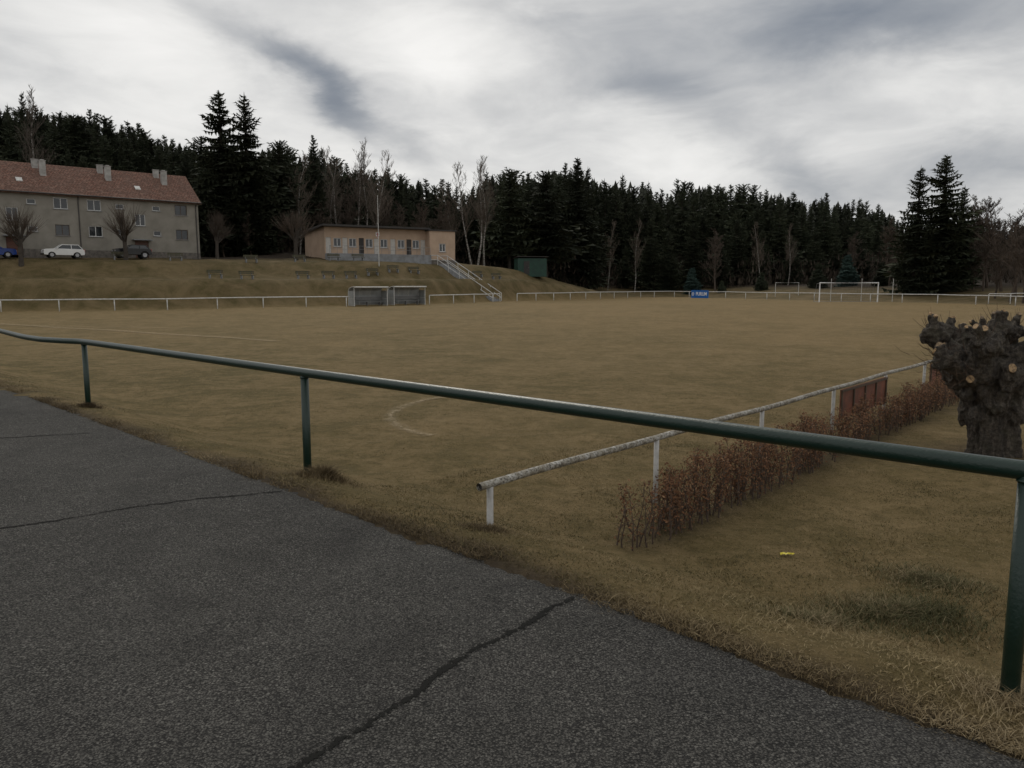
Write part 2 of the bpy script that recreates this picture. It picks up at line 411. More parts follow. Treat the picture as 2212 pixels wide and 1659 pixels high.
# ------------------------------------------------------------------ green railing
posts=[(2.60+5.0,3.80-4.85,1.2),(2.60,3.80,1.17),(-2.33,8.62,1.115),(-7.44,13.42,1.11)]
gr=empty('green_railing',(2.6,3.8,0),"thick dark green tubular steel railing along the path","railing")
mb=MB(); R=[(p[0],p[1],p[2]) for p in posts]+[(-8.0,13.72,1.105),(-8.6,14.1,1.10),(-9.4,14.85,1.1),(-11.4,17.1,1.1),(-16,22.4,1.1)]
pts=[]
for a_,b_ in zip(R[:-1],R[1:]):
    for i in range(6): pts.append(Vector(a_).lerp(Vector(b_),i/6))
pts.append(Vector(R[-1])); 
sm=[pts[0]]+[(pts[i-1]+pts[i]*2+pts[i+1])/4 for i in range(1,len(pts)-1)]+[pts[-1]]
mb.tube(sm,.05,20); mb.obj('rail',M['green'],gr,True,True)
for p_ in posts+[(-13,19,1.1)]:
    mb=MB(); mb.tube([(p_[0],p_[1],-.4),(p_[0],p_[1],p_[2]-.02)],.045,20); 
    mb.tube([(p_[0],p_[1],p_[2]-.058),(p_[0],p_[1],p_[2]-.046)],.052,20)
    mb.obj('post',M['green'],gr,True,True)

# ------------------------------------------------------------------ near white railing
wr=empty('white_railing',(-.24,6.8,-.3),"weathered white tubular railing with open end at the pitch corner","railing")
FD=Vector((.666,.746)); P0=Vector((-.24,6.8)); zr=.30
mb=MB(); pts=[]
a=P0-FD*.08
for i in range(50):
    q=a+FD*(i*.75); pts.append((q.x,q.y,zr+.008*math.sin(i*1.3)+.006*math.sin(i*.5)))
mb.tube(pts,.036,16,cap=False)
mb.tube([pts[0],tuple(Vector(pts[0])+(Vector(pts[1])-Vector(pts[0]))*.1)],.029,16,cap=False)
mb.obj('rail',M['oldwhite'],wr,True,True)
mb=MB(); q=Vector(pts[0])+(Vector(pts[1])-Vector(pts[0]))*.03; mb.tube([q,q+(Vector(pts[1])-Vector(pts[0]))*.02],.0285,16); mb.obj('pipe_shade_disc',M['roofdark'],wr,True)  # solid dark disc, stands in for the shade inside the open pipe
for i in range(13):
    q=P0+FD*(2.93*i+(.06 if i==0 else 0)); mb=MB(); mb.tube([(q.x,q.y,-.8),(q.x,q.y,zr-.02)],.031,14)
    mb.obj('post',M['postwhite'],wr,True,True)
M['board']=pmat('rusty_board',(.22,.075,.04),(.13,.055,.034),5,.8,.3,20)
M['batten']=pmat('board_batten',(.10,.066,.04),(.065,.045,.03),8,.85)
def board(i0,l0,l1):
    q0=P0+FD*(2.93*i0+l0); q1=P0+FD*(2.93*i0+l1); c_=(q0+q1)/2; an=math.atan2(FD.y,FD.x)
    e=empty('sign_board',(c_.x,c_.y,-.35),"rusty red brown advertising board back hanging on white railing","sign","boards on the white railing",an)
    L=(q1-q0).length
    mb=MB(); mb.box((0,-.045,.34),(L,.015,.54)); mb.obj('panel',M['board'],e,bevel=.004)
    mb=MB(); n_=4
    for k in range(n_+1):
        mb.box((-L/2+.03+(L-.06)*k/n_,-.067,.34),(.045,.025,.52))
    mb.box((0,-.082,.585),(L,.008,.04)); mb.obj('batten',M['batten'],e)
board(3,.2,2.8); board(5,.3,2.5)

# ------------------------------------------------------------------ hedge
def hedge(l0,l1,hh,dens,label,leaf=1.0):
    mid=P0+FD*((l0+l1)/2)+Vector((.746,-.666))*.68
    e=empty('hedge',(mid.x,mid.y,H(mid.x,mid.y)),label,"hedge","hedges beside the white railing")
    st=MB(); lv=[];
    n_=int((l1-l0)/.05*dens)
    tips=[]
    for i in range(n_):
        l=random.uniform(l0,l1); q=P0+FD*l+Vector((.746,-.666))*(.68+random.uniform(-.17,.17))
        z=H(q.x,q.y)-.02; p_=Vector((q.x,q.y,z)); h=hh*random.uniform(.75,1.06)*(1+.08*math.sin(l*2.3)+.06*math.sin(l*5.1))
        pts=[p_]; dirv=Vector((random.uniform(-.15,.15),random.uniform(-.15,.15),1))
        for k in range(6):
            dirv+=Vector((random.uniform(-.3,.3),random.uniform(-.3,.3),random.uniform(.1,.5))); dirv.normalize(); dirv.z=max(dirv.z,.7)
            pts.append(pts[-1]+dirv*h/5.6)
        st.tube(pts,[.010,.008,.007,.005,.004,.003,.002],5,False)
        for k in range(1,7):
            for _ in range(3):
                dv=Vector((random.gauss(0,.6),random.gauss(0,.6),random.uniform(.2,1.2))).normalized()*random.uniform(.05,.13)
                if k==6: dv*=.5
                a=pts[k]; b_=a+dv
                st.tube([a,a+dv*.5+Vector((0,0,.01)),b_],[.0035,.0025,.0015],3,False)
                tips.append((a,b_,k))
    st.obj('stems',M['hedgestem'],e,True)
    v=[];f=[];ti=[]
    for a,b_,k in tips:
        for _ in range(int(random.uniform(3.5,9)*leaf*(.45+.11*k))):
            c_=a.lerp(b_,random.uniform(.1,1.1))+Vector((random.gauss(0,.028),random.gauss(0,.028),random.gauss(0,.028)))
            u=Vector((random.gauss(0,1),random.gauss(0,1),random.gauss(0,1))).normalized(); w=u.orthogonal().normalized()
            L=random.uniform(.020,.038); W=L*.5
            n0=len(v); v+= [c_-u*L*.6, c_+w*W*.6, c_+u*L*.6, c_-w*W*.6]; f.append((n0,n0+1,n0+2,n0+3)); ti.append(min(1,max(0,random.gauss(.5,.25))))
    l=e.location; v=[(q.x-l.x,q.y-l.y,q.z-l.z) for q in v]
    me=npmesh('leaves',v,f,M['hedgeleaf']); a=me.attributes.new('tint','FLOAT','FACE'); a.data.foreach_set('value',np.array(ti,np.float32))
    link('leaves',me,e)
hedge(1.25,1.95,.60,.8,"thin sparse end of a brown beech hedge",.5)
hedge(1.9,6.4,.65,1.5,"low reddish brown beech hedge with dry leaves")
hedge(6.4,7.2,.5,.8,"sparse gap piece of brown beech hedge",.7)
hedge(7.2,8.9,.62,1.3,"low reddish brown beech hedge with dry leaves")
hedge(8.9,9.9,.42,.8,"low worn piece of brown beech hedge before the board",.7)
hedge(9.9,15.5,.55,1.25,"low reddish brown beech hedge with dry leaves")

# ------------------------------------------------------------------ pollard willow
wx,wy=7.4,11.6; wz=H(wx,wy)
wl=empty('pollard_willow',(wx,wy,wz),"gnarled pollarded willow with freshly sawn pale branch ends","tree")
m,nt,b=newmat('willow_bark'); v=texco(nt); mp=N(nt,'ShaderNodeMapping'); mp.inputs['Scale'].default_value=(1,1,.22); nt.links.new(v,mp.inputs[0])
r1=noise(nt,mp.outputs[0],13,8,.7,.6); r2=noise(nt,v,5,5,.6); r3=noise(nt,v,22,7,.75)
c=mix(nt,ramp(nt,r1,[(.35,0),(.62,1)]),(.032,.026,.021),(.18,.15,.118))
c=mix(nt,mth(nt,'MULTIPLY',ramp(nt,r3,[(.4,1),(.56,0)]),.7),c,(.018,.0145,.012))
c=mix(nt,ramp(nt,r2,[(.5,0),(.7,.7)]),c,(.08,.07,.045))
nt.links.new(c,b.inputs['Base Color']); b.inputs['Roughness'].default_value=.95; bump(nt,b,mth(nt,'ADD',r1,r3),1,.08); M['willow']=m
m,nt,b=newmat('cut_wood'); v=texco(nt)
oi=N(nt,'ShaderNodeObjectInfo').outputs['Random']
c=mix(nt,ramp(nt,oi,[(.25,0),(.9,1)]),(.22,.165,.105),(.44,.29,.15)); c=mix(nt,ramp(nt,noise(nt,v,30,5),[(.42,0),(.62,.85)]),c,(.09,.06,.035))
nt.links.new(c,b.inputs['Base Color']); b.inputs['Roughness'].default_value=.85; M['cutwood']=m
M['shoot']=pmat('willow_shoots',(.10,.06,.036),(.06,.036,.022),9,.8)
trk=MB(); nr,ns=60,90
for i in range(nr):
    t=i/(nr-1); z=-.3+t*1.8
    r=.41-.07*float(smooth(0,.35,np.array(t)))+.24*float(smooth(.5,.95,np.array(t)))
    if t<.2: r+=.20*(1-t/.2)**2
    if t>.9: r*=(1-.5*((t-.9)/.1)**2)
    cx=.03*math.sin(t*4)-.20*t
    for k in range(ns):
        an=2*PI*k/ns
        rr=r*(1+.10*math.sin(5*an+2*t)+.08*math.sin(9*an-3*t)+.05*math.sin(17*an+t*5)+(.12*math.sin(4*an+9*t)*math.sin(11*t+an)) *float(smooth(.45,.8,np.array(t))))
        trk.v.append((cx+rr*math.cos(an),rr*math.sin(an)*.9,z))
for i in range(nr-1):
    for k in range(ns):
        k2=(k+1)%ns; trk.f.append((i*ns+k,i*ns+k2,(i+1)*ns+k2,(i+1)*ns+k))
trk.f.append(tuple((nr-1)*ns+k for k in range(ns))); trk.f.append(tuple(k for k in range(ns))[::-1])
def knob(mb,c,r,fl=.9):
    n0=len(mb.v); a_=14;b_=9; ph=random.uniform(0,6); ph2=random.uniform(0,6)
    mb.v.append((c[0],c[1],c[2]+r*fl))
    for i in range(1,b_):
        th=PI*i/b_
        for k in range(a_):
            ps=2*PI*k/a_; rr=r*(1+.2*math.sin(3*ps+ph+th*2)+.16*math.sin(5*ps+ph2-th*4)+random.gauss(0,.07))
            mb.v.append((c[0]+rr*math.sin(th)*math.cos(ps),c[1]+rr*math.sin(th)*math.sin(ps),c[2]+rr*math.cos(th)*fl))
    mb.v.append((c[0],c[1],c[2]-r*fl)); last=len(mb.v)-1
    for k in range(a_): mb.f.append((n0,n0+1+k,n0+1+(k+1)%a_))
    for i in range(b_-2):
        for k in range(a_): mb.f.append((n0+1+i*a_+k,n0+1+(i+1)*a_+k,n0+1+(i+1)*a_+(k+1)%a_,n0+1+i*a_+(k+1)%a_))
    for k in range(a_): mb.f.append((last,n0+1+(b_-2)*a_+(k+1)%a_,n0+1+(b_-2)*a_+k))
cuts=[]; shoots=MB()
NB=13
for i in range(NB):
    an=2*PI*i/NB*3.0+random.uniform(-.2,.2)+.2; el=random.uniform(.35,.8) if i%3 else random.uniform(.9,1.35)
    ca=Vector((math.cos(an)*math.cos(el),math.sin(an)*math.cos(el)*.9,math.sin(el)))
    z0=random.uniform(1.0,1.3); st=Vector((-.2,0,z0))
    L=random.uniform(.92,1.12) if el<.85 else random.uniform(.65,.85)
    r=random.uniform(.09,.13)
    p2=st+ca*L; p2.z=min(p2.z,random.uniform(1.88,2.12)); p1=st.lerp(p2,.5)+Vector((random.gauss(0,.05),random.gauss(0,.05),-.12))
    trk.tube([st,p1,(p1+p2)/2+Vector((random.gauss(0,.04),random.gauss(0,.04),-.01)),p2],[r*2.3,r*1.7,r*1.2,r*1.25],12,True)
    knob(trk,p2-ca*.05,r*1.6,.8); knob(trk,p1+Vector((random.gauss(0,.06),random.gauss(0,.06),0)),r*1.6)
    knob(trk,p2+Vector((random.gauss(0,.1),random.gauss(0,.1),-.08)),r*1.1)
    for _ in range(random.choice((2,2,3,3))):
        d_=(ca*.5+Vector((random.gauss(0,.5),random.gauss(-.1,.5),random.gauss(.95,.3)))).normalized()
        q=p2+d_*r*1.3; rr=random.uniform(.032,.06)
        q2=q+d_*random.uniform(.04,.13)
        tl=(d_+Vector((random.gauss(0,.35),random.gauss(-.25,.35),random.gauss(0,.2)))).normalized()
        trk.tube([p2,q2],[rr*1.5,rr*1.12],12,True); cuts.append((q2+tl*.002,tl,rr*.9))
    for _ in range(10):
        d_=(ca+Vector((random.gauss(0,.6),random.gauss(0,.6),random.gauss(.15,.6)))).normalized()
        a=p2+d_*r; L2=random.uniform(.05,.2)
        shoots.tube([a,a+d_*L2*.5+Vector((0,0,.02)),a+d_*L2+Vector((0,0,.07))],[.004,.003,.0015],4,False)
for i in range(22):
    an=random.uniform(0,2*PI); z=random.uniform(.6,1.35); rr=.36+.2*float(smooth(.6,1.4,np.array(z)))
    knob(trk,(-.16+rr*math.cos(an),rr*math.sin(an)*.9,z),random.uniform(.06,.14),random.uniform(.9,1.8))
for i in range(3):
    an=PI*(1.2+.25*i); d_=Vector((math.cos(an),math.sin(an),.3)).normalized(); z=1.0+.2*i; q=Vector((-.16,0,z))+d_*random.uniform(.66,.76)
    rr=random.uniform(.05,.075); trk.tube([q-d_*.4,q],[rr*1.7,rr*1.12],12,True); cuts.append((q+d_*.002,d_,rr*.9))
for _ in range(100):
    a=Vector((-.95+random.gauss(0,.12),random.gauss(-.1,.25),1.35+random.gauss(0,.2))); d_=Vector((-.8+random.gauss(0,.4),random.gauss(0,.4),random.gauss(.3,.5))).normalized(); L2=random.uniform(.1,.32)
    shoots.tube([a,a+d_*L2*.5,a+d_*L2+Vector((0,0,.06))],[.004,.003,.001],4,False)
to_=trk.obj('trunk',M['willow'],wl,smooth=True)
rm=to_.modifiers.new('r','REMESH'); rm.mode='VOXEL'; rm.voxel_size=.017; rm.use_smooth_shade=True
tx=bpy.data.textures.new('barkdisp','CLOUDS'); tx.noise_scale=.08; tx.noise_depth=4
dm=to_.modifiers.new('d','DISPLACE'); dm.texture=tx; dm.strength=.065; dm.mid_level=.55
for q,d_,rr in cuts[:90]:
    mb=MB(); mb.tube([q-d_*.02,q+d_*.008],rr,14,True)
    sx_=random.uniform(.75,1.0); ctr=q
    mb.v=[(ctr.x+(a_-ctr.x)*sx_,b_,c_) for a_,b_,c_ in mb.v]
    mb.obj('cut_end',M['cutwood'],wl)
shoots.obj('shoots',M['shoot'],wl)
M['yellow']=pmat('yellow_plastic',(.62,.52,.03),(.5,.4,.02),20,.5)
yx,yy=2.62,7.1; e=empty('litter',(yx,yy,H(yx,yy)+.02),"crumpled yellow plastic scrap lying on the grass","litter")
mb=MB(); pr=None
for i in range(9):
    x=-.07+.14*i/8
    cur=[(x,-.02+random.uniform(-.012,.012),random.uniform(0,.015)),(x+random.uniform(-.006,.006),0,random.uniform(.01,.025)),(x,.022+random.uniform(-.012,.012),random.uniform(0,.015))]
    if pr:
        mb.quad(pr[0],cur[0],cur[1],pr[1]); mb.quad(pr[1],cur[1],cur[2],pr[2])
    pr=cur
mb.obj('wrapper',M['yellow'],e)

# ------------------------------------------------------------------ far white fences
def along(pl,step):
    out=[];acc=0
    for a,b_ in zip(pl[:-1],pl[1:]):
        a=Vector(a);b_=Vector(b_);L=(b_-a).length
        while acc<=L: out.append(a.lerp(b_,acc/L)); acc+=step
        acc-=L
    return out
def fence(pl,label,step=4.5,hh=1.05):
    e=empty('pitch_fence',(pl[0][0],pl[0][1],H(*pl[0])),label,"fence","white fences around the pitch")
    ps=along(pl,step)
    if (ps[-1]-Vector(pl[-1])).length>1: ps.append(Vector(pl[-1]))
    mb=MB(); rp=along(pl,1.5)+[Vector(pl[-1])]
    mb.tube([(q.x,q.y,H(q.x,q.y)+hh) for q in rp],.055,8); mb.obj('rail',M['white'],e,True,True)
    for q in ps:
        mb=MB(); z=H(q.x,q.y); mb.tube([(q.x,q.y,z-.3),(q.x,q.y,z+hh-.03)],.05,8); mb.obj('post',M['white'],e,True,True)
fence([(-66,60),(-44,69.4),(-29.3,75.8),(-20.4,82.2),(-17.6,84.2)],"white tubular steel fence around the pitch")
fence([(-9.6,90.4),(-8.8,91.2),(-1.6,103.3)],"short white tubular fence between dugout and stairs")
fence([(.7,106.3),(6,113.4),(17.8,129.3),(24.8,138.2),(28.3,139.3),(30.6,133.6),(35.6,123.8),(42.1,110.8),(48.6,98.8),(53.6,90.8),(57.6,82.8),(66,69)],"long white tubular fence around the far end of the pitch")
fence([(57,93),(62,90),(68,86),(74,80)],"white tubular barrier behind the pitch fence",2.2,1.2)

e=empty('advertising_board',(31.65,131.0,H(31.5,131)),"blue advertising board with white lettering on the pitch fence","sign",rz=math.atan2(-3.9,2.0))
M['blue']=pmat('blue_board',(.01,.15,.52),(.012,.13,.46),2,.5)
M['lettering']=pmat('white_lettering',(.85,.85,.85),(.8,.8,.8),2,.5)
mb=MB(); mb.box((0,-.06,.66),(4.3,.04,1.3)); mb.obj('panel',M['blue'],e,bevel=.01)
cu=bpy.data.curves.new('txt','FONT'); cu.body='PURUM'; cu.size=.84; cu.extrude=.005; cu.offset=.02; cu.align_x='CENTER'; cu.align_y='CENTER'
to=bpy.data.objects.new('t',cu); C.objects.link(to); bpy.context.view_layer.update()
tm=bpy.data.meshes.new_from_object(to.evaluated_get(bpy.context.evaluated_depsgraph_get())); bpy.data.objects.remove(to)
tm.materials.clear(); tm.materials.append(M['lettering'])
link('lettering',tm,e,(.42,-.09,.66),None,(PI/2,0,0))
k=28
for nm,ro,ri in (('emblem_ring',.32,.23),('emblem_dot',.13,.0)):
    mb=MB()
    for i in range(k):
        a0,a1=2*PI*i/k,2*PI*(i+1)/k
        mb.quad((-1.7+ro*math.cos(a0),-.09,.66+ro*math.sin(a0)),(-1.7+ro*math.cos(a1),-.09,.66+ro*math.sin(a1)),(-1.7+ri*math.cos(a1),-.09,.66+ri*math.sin(a1)),(-1.7+ri*math.cos(a0),-.09,.66+ri*math.sin(a0)))
    mb.obj(nm,M['lettering'],e)

gx0,gx1,gy=40.1,47.7,101.5; gz=H(44,101)
e=empty('football_goal',(44.5,gy,gz),"white football goal with net in front of the fence","goal")
mb=MB(); r=.085
mb.tube([(gx0,gy,gz-.1),(gx0,gy,gz+2.5),(gx1,gy,gz+2.5),(gx1,gy,gz-.1)],r,10,True); mb.obj('frame',M['goalwhite'],e,True)
mb=MB()
for x in (gx0,gx1):
    mb.tube([(x,gy,gz+2.45),(x,gy+1.0,gz+2.4),(x,gy+1.9,gz+.02),(x,gy,gz+.02)],.02,6)
mb.tube([(gx0,gy+1.9,gz+.03),(gx1,gy+1.9,gz+.03)],.02,6); mb.obj('support',M['metal'],e,True)
mb=MB()
for i in range(21):
    x=gx0+(gx1-gx0)*i/20; mb.tube([(x,gy,gz+2.45),(x,gy+1.0,gz+2.38),(x,gy+1.88,gz+.05)],.004,3,False)
for j in range(8):
    t=j/7; yy_=gy+1.0+.88*t; zz_=gz+2.38-2.33*t; mb.tube([(gx0,yy_,zz_),(gx1,yy_,zz_)],.004,3,False)
mb.obj('net',M['metal'],e,True)
for x in (42.8,46.9,51.1):
    q=(x,104.5); z=H(*q); e=empty('net_pole',(q[0],q[1],z),"slim white ball-net pole behind the goal","pole","net poles behind the goal")
    mb=MB(); mb.tube([(0,0,-.2),(0,0,3.0)],[.04,.035],8); mb.tube([(0,0,2.97),(0,0,3.06)],.05,8); mb.obj('shaft',M['white'],e)
sx0,sy0=45.2,128.0; sz0=H(sx0,sy0)
e=empty('small_goal',(sx0,sy0,sz0),"small grey training goal frame near the forest edge","goal")
mb=MB(); mb.tube([(-1.9,0,-.2),(-1.9,0,2.1),(1.9,0,2.1),(1.9,0,-.2)],.055,8); mb.obj('frame',M['white'],e)
mb=MB()
for x in (-1.9,1.9): mb.tube([(x,0,2.05),(x,1.2,.0)],.03,6)
mb.obj('support',M['metal'],e)

# dugouts
M['poly']=pmat('dull_polycarbonate',(.25,.265,.265),(.36,.37,.37),1.5,.35)
M['dugin']=pmat('dugout_inner_panel',(.17,.17,.17),(.22,.22,.215),2,.8)
for i,s0 in enumerate((0,4.85)):
    dx,dy=.80,.60; ox,oy=-17.1+dx*s0,84.2+dy*s0
    e=empty('team_dugout',(ox,oy,H(ox+1.7,oy+1.2)),"grey metal team dugout with curved roof and bench","dugout","team dugouts beside the pitch",math.atan2(dy,dx))
    W=4.05; prof=[(1.5,.1),(1.5,1.15),(1.45,1.65),(1.2,1.92),(.7,2.05),(0,2.1),(-.25,2.05)]
    mb=MB()
    for x in (0.03,W/3,2*W/3,W-.03):
        mb.tube([(x,a,b_) for a,b_ in prof],.035,6); 
        if x<.1 or x>W-.1:
            mb.tube([(x,.0,.0),(x,0,2.08)],.045,6); mb.tube([(x,0,.8),(x,1.5,.8)],.03,6); mb.tube([(x,0,.05),(x,1.5,.05)],.03,6)
    mb.tube([(0,-.25,2.05),(W,-.25,2.05)],.08,6); mb.tube([(0,1.5,.8),(W,1.5,.8)],.03,6); mb.obj('frame',M['white'],e)
    mb=MB()
    for (a,b_),(c_,d_) in zip(prof[:-1],prof[1:]):
        mb.quad((.05,a-.02,b_),(W-.05,a-.02,b_),(W-.05,c_-.02,d_),(.05,c_-.02,d_))
    mb.obj('shell',M['poly'],e)
    for x in (.02,W-.02):
        mb=MB(); mb.box((x,.78,.88),(.02,1.35,1.55)); mb.obj('side_panel',M['poly'],e)
    mb=MB(); mb.box((W/2,1.0,.45),(W-.3,.4,.05)); mb.box((W/2,1.25,.8),(W-.3,.04,.35))
    for x in (.5,W/2,W-.5): mb.box((x,1.0,.2),(.06,.3,.44))
    mb.obj('bench',M['dugin'],e)

# ------------------------------------------------------------------ benches on the bank
bs=MB(); 
for k in range(3): bs.box((0,-.12+.13*k,.45),(1.7,.11,.05))
for k in range(2): bs.box((0,.24,.68+.17*k),(1.7,.03,.13))
bs_seat=bs.data('seat',M['wood'])
bl=MB(); bl.box((0,.02,.21),(.10,.36,.42)); bl.box((0,.28,.45),(.08,.05,.85)); bl_leg=bl.data('leg',M['concrete'])
def bench(x,y,rz,lab="weathered dark wooden park bench on the grass bank"):
    e=empty('park_bench',(x,y,H(x,y)-.02),lab,"bench","benches on the grass bank",rz)
    link('seat',bs_seat,e); 
    for sx in (-.6,.6): link('leg',bl_leg,e,(sx,0,0))
for x,y in ((-31.2,82.2),(-28.6,84.3),(-23.6,88.3),(-21.2,90.4),(-19.0,92.4),(-16.8,94.4),(-14.6,96.4),(-12.4,99.4)):
    bench(x,y,math.radians(38))
for x,y in ((-38,88.5),(-30.3,91),(-22.6,99.5),(-19.8,101),(-4.8,110.6),(-2.2,112.5),(-43,86.0),(-26,96)):
    bench(x,y,math.radians(36))

# ------------------------------------------------------------------ stairs
st=empty('staircase',(-2,104.6,H(-2,104.6)),"concrete staircase with white tubular handrails up the bank","stairs")
A=Vector((-2.0,104.6,H(-2,104.6))); B=Vector((-9.6,108.2,H(-10.4,109)+.1)); dv=B-A; hd=Vector((dv.x,dv.y,0)); L=hd.length; hd.normalize(); sd=Vector((-hd.y,hd.x,0)); an=math.atan2(hd.y,hd.x)
mb=MB(); nstep=28
for i in range(nstep):
    c_=A+hd*(L*(i+.5)/nstep); z1_=A.z+dv.z*(i+1)/nstep; mb.box((c_.x,c_.y,z1_-.4),(L/nstep,2.5,.8),an)
mb.obj('steps',M['concrete'],st,True)
for sg in (-1,1):
    mb=MB(); o_=sd*1.32*sg
    for hh in (.5,1.1): mb.tube([A+o_+Vector((0,0,hh)),B+o_+Vector((0,0,hh)),B+o_+hd*1.0+Vector((0,0,hh))],.05,6)
    for k in range(6):
        q=A+dv*(k/5)+o_; mb.tube([q+Vector((0,0,-.2)),q+Vector((0,0,1.1))],.045,6)
    mb.obj('handrail',M['white'],st,True)

# ------------------------------------------------------------------ walls with holes
def wall(mb,x0,x1,z0,z1,holes,y=0.0,dep=.18):
    X=sorted({x0,x1}|{h[0] for h in holes}|{h[1] for h in holes}); Z=sorted({z0,z1}|{h[2] for h in holes}|{h[3] for h in holes})
    for a,b_ in zip(X[:-1],X[1:]):
        for c_,d_ in zip(Z[:-1],Z[1:]):
            mx,mz=(a+b_)/2,(c_+d_)/2
            if any(h[0]<mx<h[1] and h[2]<mz<h[3] for h in holes): continue
            mb.quad((a,y,c_),(b_,y,c_),(b_,y,d_),(a,y,d_))
    for a,b_,c_,d_ in holes:
        mb.quad((a,y,c_),(a,y+dep,c_),(b_,y+dep,c_),(b_,y,c_)); mb.quad((a,y,d_),(b_,y,d_),(b_,y+dep,d_),(a,y+dep,d_))
        mb.quad((a,y,c_),(a,y,d_),(a,y+dep,d_),(a,y+dep,c_)); mb.quad((b_,y,c_),(b_,y+dep,c_),(b_,y+dep,d_),(b_,y,d_))
def window(par,h,y,mat,sash=2,curt=True,fw=.07):
    a,b_,c_,d_=h; mb=MB(); yy=y+.12
    mb.box(((a+b_)/2,yy,c_+fw/2),(b_-a,.06,fw)); mb.box(((a+b_)/2,yy,d_-fw/2),(b_-a,.06,fw))
    for x in (a+fw/2,b_-fw/2): mb.box((x,yy,(c_+d_)/2),(fw,.06,d_-c_-2*fw))
    for i in range(1,sash): mb.box((a+(b_-a)*i/sash,yy,(c_+d_)/2),(fw,.055,d_-c_-2*fw))
    w=mb.obj('window',mat,par)
    mb=MB(); mb.quad((a,yy+.01,c_),(b_,yy+.01,c_),(b_,yy+.01,d_),(a,yy+.01,d_)); mb.obj('pane',M['glass'],w)
    mb=MB(); mb.box(((a+b_)/2,y-.03,c_-.03),(b_-a+.16,.12,.05)); mb.obj('sill',M['metal'],w)
def door(par,h,y,mat,handle=True):
    a,b_,c_,d_=h; mb=MB(); mb.box(((a+b_)/2,y+.12,(c_+d_)/2),(b_-a,.05,d_-c_))
    for k in (0,1): mb.box(((a+b_)/2,y+.09,c_+(d_-c_)*(.28+.45*k)),((b_-a)*.65,.02,(d_-c_)*.3))
    dd_=mb.obj('door',mat,par)
    mb=MB(); mb.box((b_-.12,y+.06,c_+(d_-c_)*.48),(.12,.04,.03)); mb.obj('handle',M['metal'],dd_)

# ------------------------------------------------------------------ apartment building
hz=4.95
ap=empty('apartment_house',(-38.2,96,hz),"two storey grey plaster apartment house with red tiled roof and chimneys","house",rz=math.radians(40))
L=38.0; ez=12.15-hz; wins=[];doors=[]
for u in range(3):
    o=-12.67*u
    for cx,w,c_,d_,kind in ((2.03,1.4,10.3,11.5,'b'),(2.03,1.4,7.43,8.6,'b'),(4.82,.85,10.65,11.22,'s'),(4.82,.85,7.75,8.35,'s'),(6.64,1.1,8.85,10.2,'w'),(8.76,.85,10.65,11.22,'s'),(8.76,.85,7.75,8.35,'s'),(11.4,1.4,10.3,11.5,'w'),(11.4,1.4,7.43,8.6,'w')):
        if u==1 and cx==2.03: kind='b' if c_<9 else 'w'
        wins.append(((-cx-w/2+o,-cx+w/2+o,c_-hz,d_-hz),kind))
    doors.append((-6.64-.75+o,-6.64+.75+o,.25,2.15))
mb=MB(); wall(mb,-L,0,.95,ez,[w[0] for w in wins]+[(d_[0],d_[1],.95,d_[3]) for d_ in doors])
D=10
mb.quad((0,0,-1),(0,D,-1),(0,D,ez),(0,0,ez)); mb.quad((-L,0,-1),(-L,0,ez),(-L,D,ez),(-L,D,-1)); mb.quad((-L,D,-1),(-L,D,ez),(0,D,ez),(0,D,-1))
rz_=15.6-hz
mb.tri((0,0,ez),(0,D,ez),(0,D/2,rz_-.05)); mb.tri((-L,0,ez),(-L,D/2,rz_-.05),(-L,D,ez))
mb.obj('wall',M['plaster'],ap)
mb=MB(); xx=-L
for d_ in sorted(doors,key=lambda q:q[0]):
    mb.box(((xx+d_[0])/2,.0,-.03),(d_[0]-xx,.12,1.96)); xx=d_[1]
mb.box((xx/2,.0,-.03),(-xx,.12,1.96)); mb.obj('plinth',M['stone'],ap)
for h,k in wins: window(ap,h,0,M['frame_w'] if k=='w' else M['frame_b'] if k=='b' else M['frame_w'],2 if h[1]-h[0]>1 else 1)
for h in doors:
    door(ap,h,0,M['door'])
    mb=MB(); mb.box(((h[0]+h[1])/2,-.45,h[3]+.12),(2.1,.9,.1)); mb.obj('canopy',M['concrete'],ap)
m,nt,b=newmat('red_roof_tiles'); v=texco(nt)
br=N(nt,'ShaderNodeTexBrick'); br.inputs['Scale'].default_value=1; br.inputs['Brick Width'].default_value=.3; br.inputs['Row Height'].default_value=.28; br.inputs['Mortar Size'].default_value=.03
br.inputs['Color1'].default_value=(.20,.098,.07,1); br.inputs['Color2'].default_value=(.13,.067,.05,1); br.inputs['Mortar'].default_value=(.045,.028,.022,1)
nt.links.new(v,br.inputs[0])
c=mix(nt,ramp(nt,noise(nt,v,1.2),[(.4,0),(.7,1)]),br.outputs[0],(.095,.058,.045)); c=mix(nt,ramp(nt,noise(nt,v,3.5,7,.8),[(.48,0),(.66,1)]),c,(.24,.155,.12))
nt.links.new(c,b.inputs['Base Color']); b.inputs['Roughness'].default_value=.95; b.inputs['Specular IOR Level'].default_value=.2; bump(nt,b,br.outputs['Fac'],-.6,.05); M['tiles']=m
mb=MB(); ov=.45; sl=(rz_-ez)/(D/2)
e0=ez-ov*sl
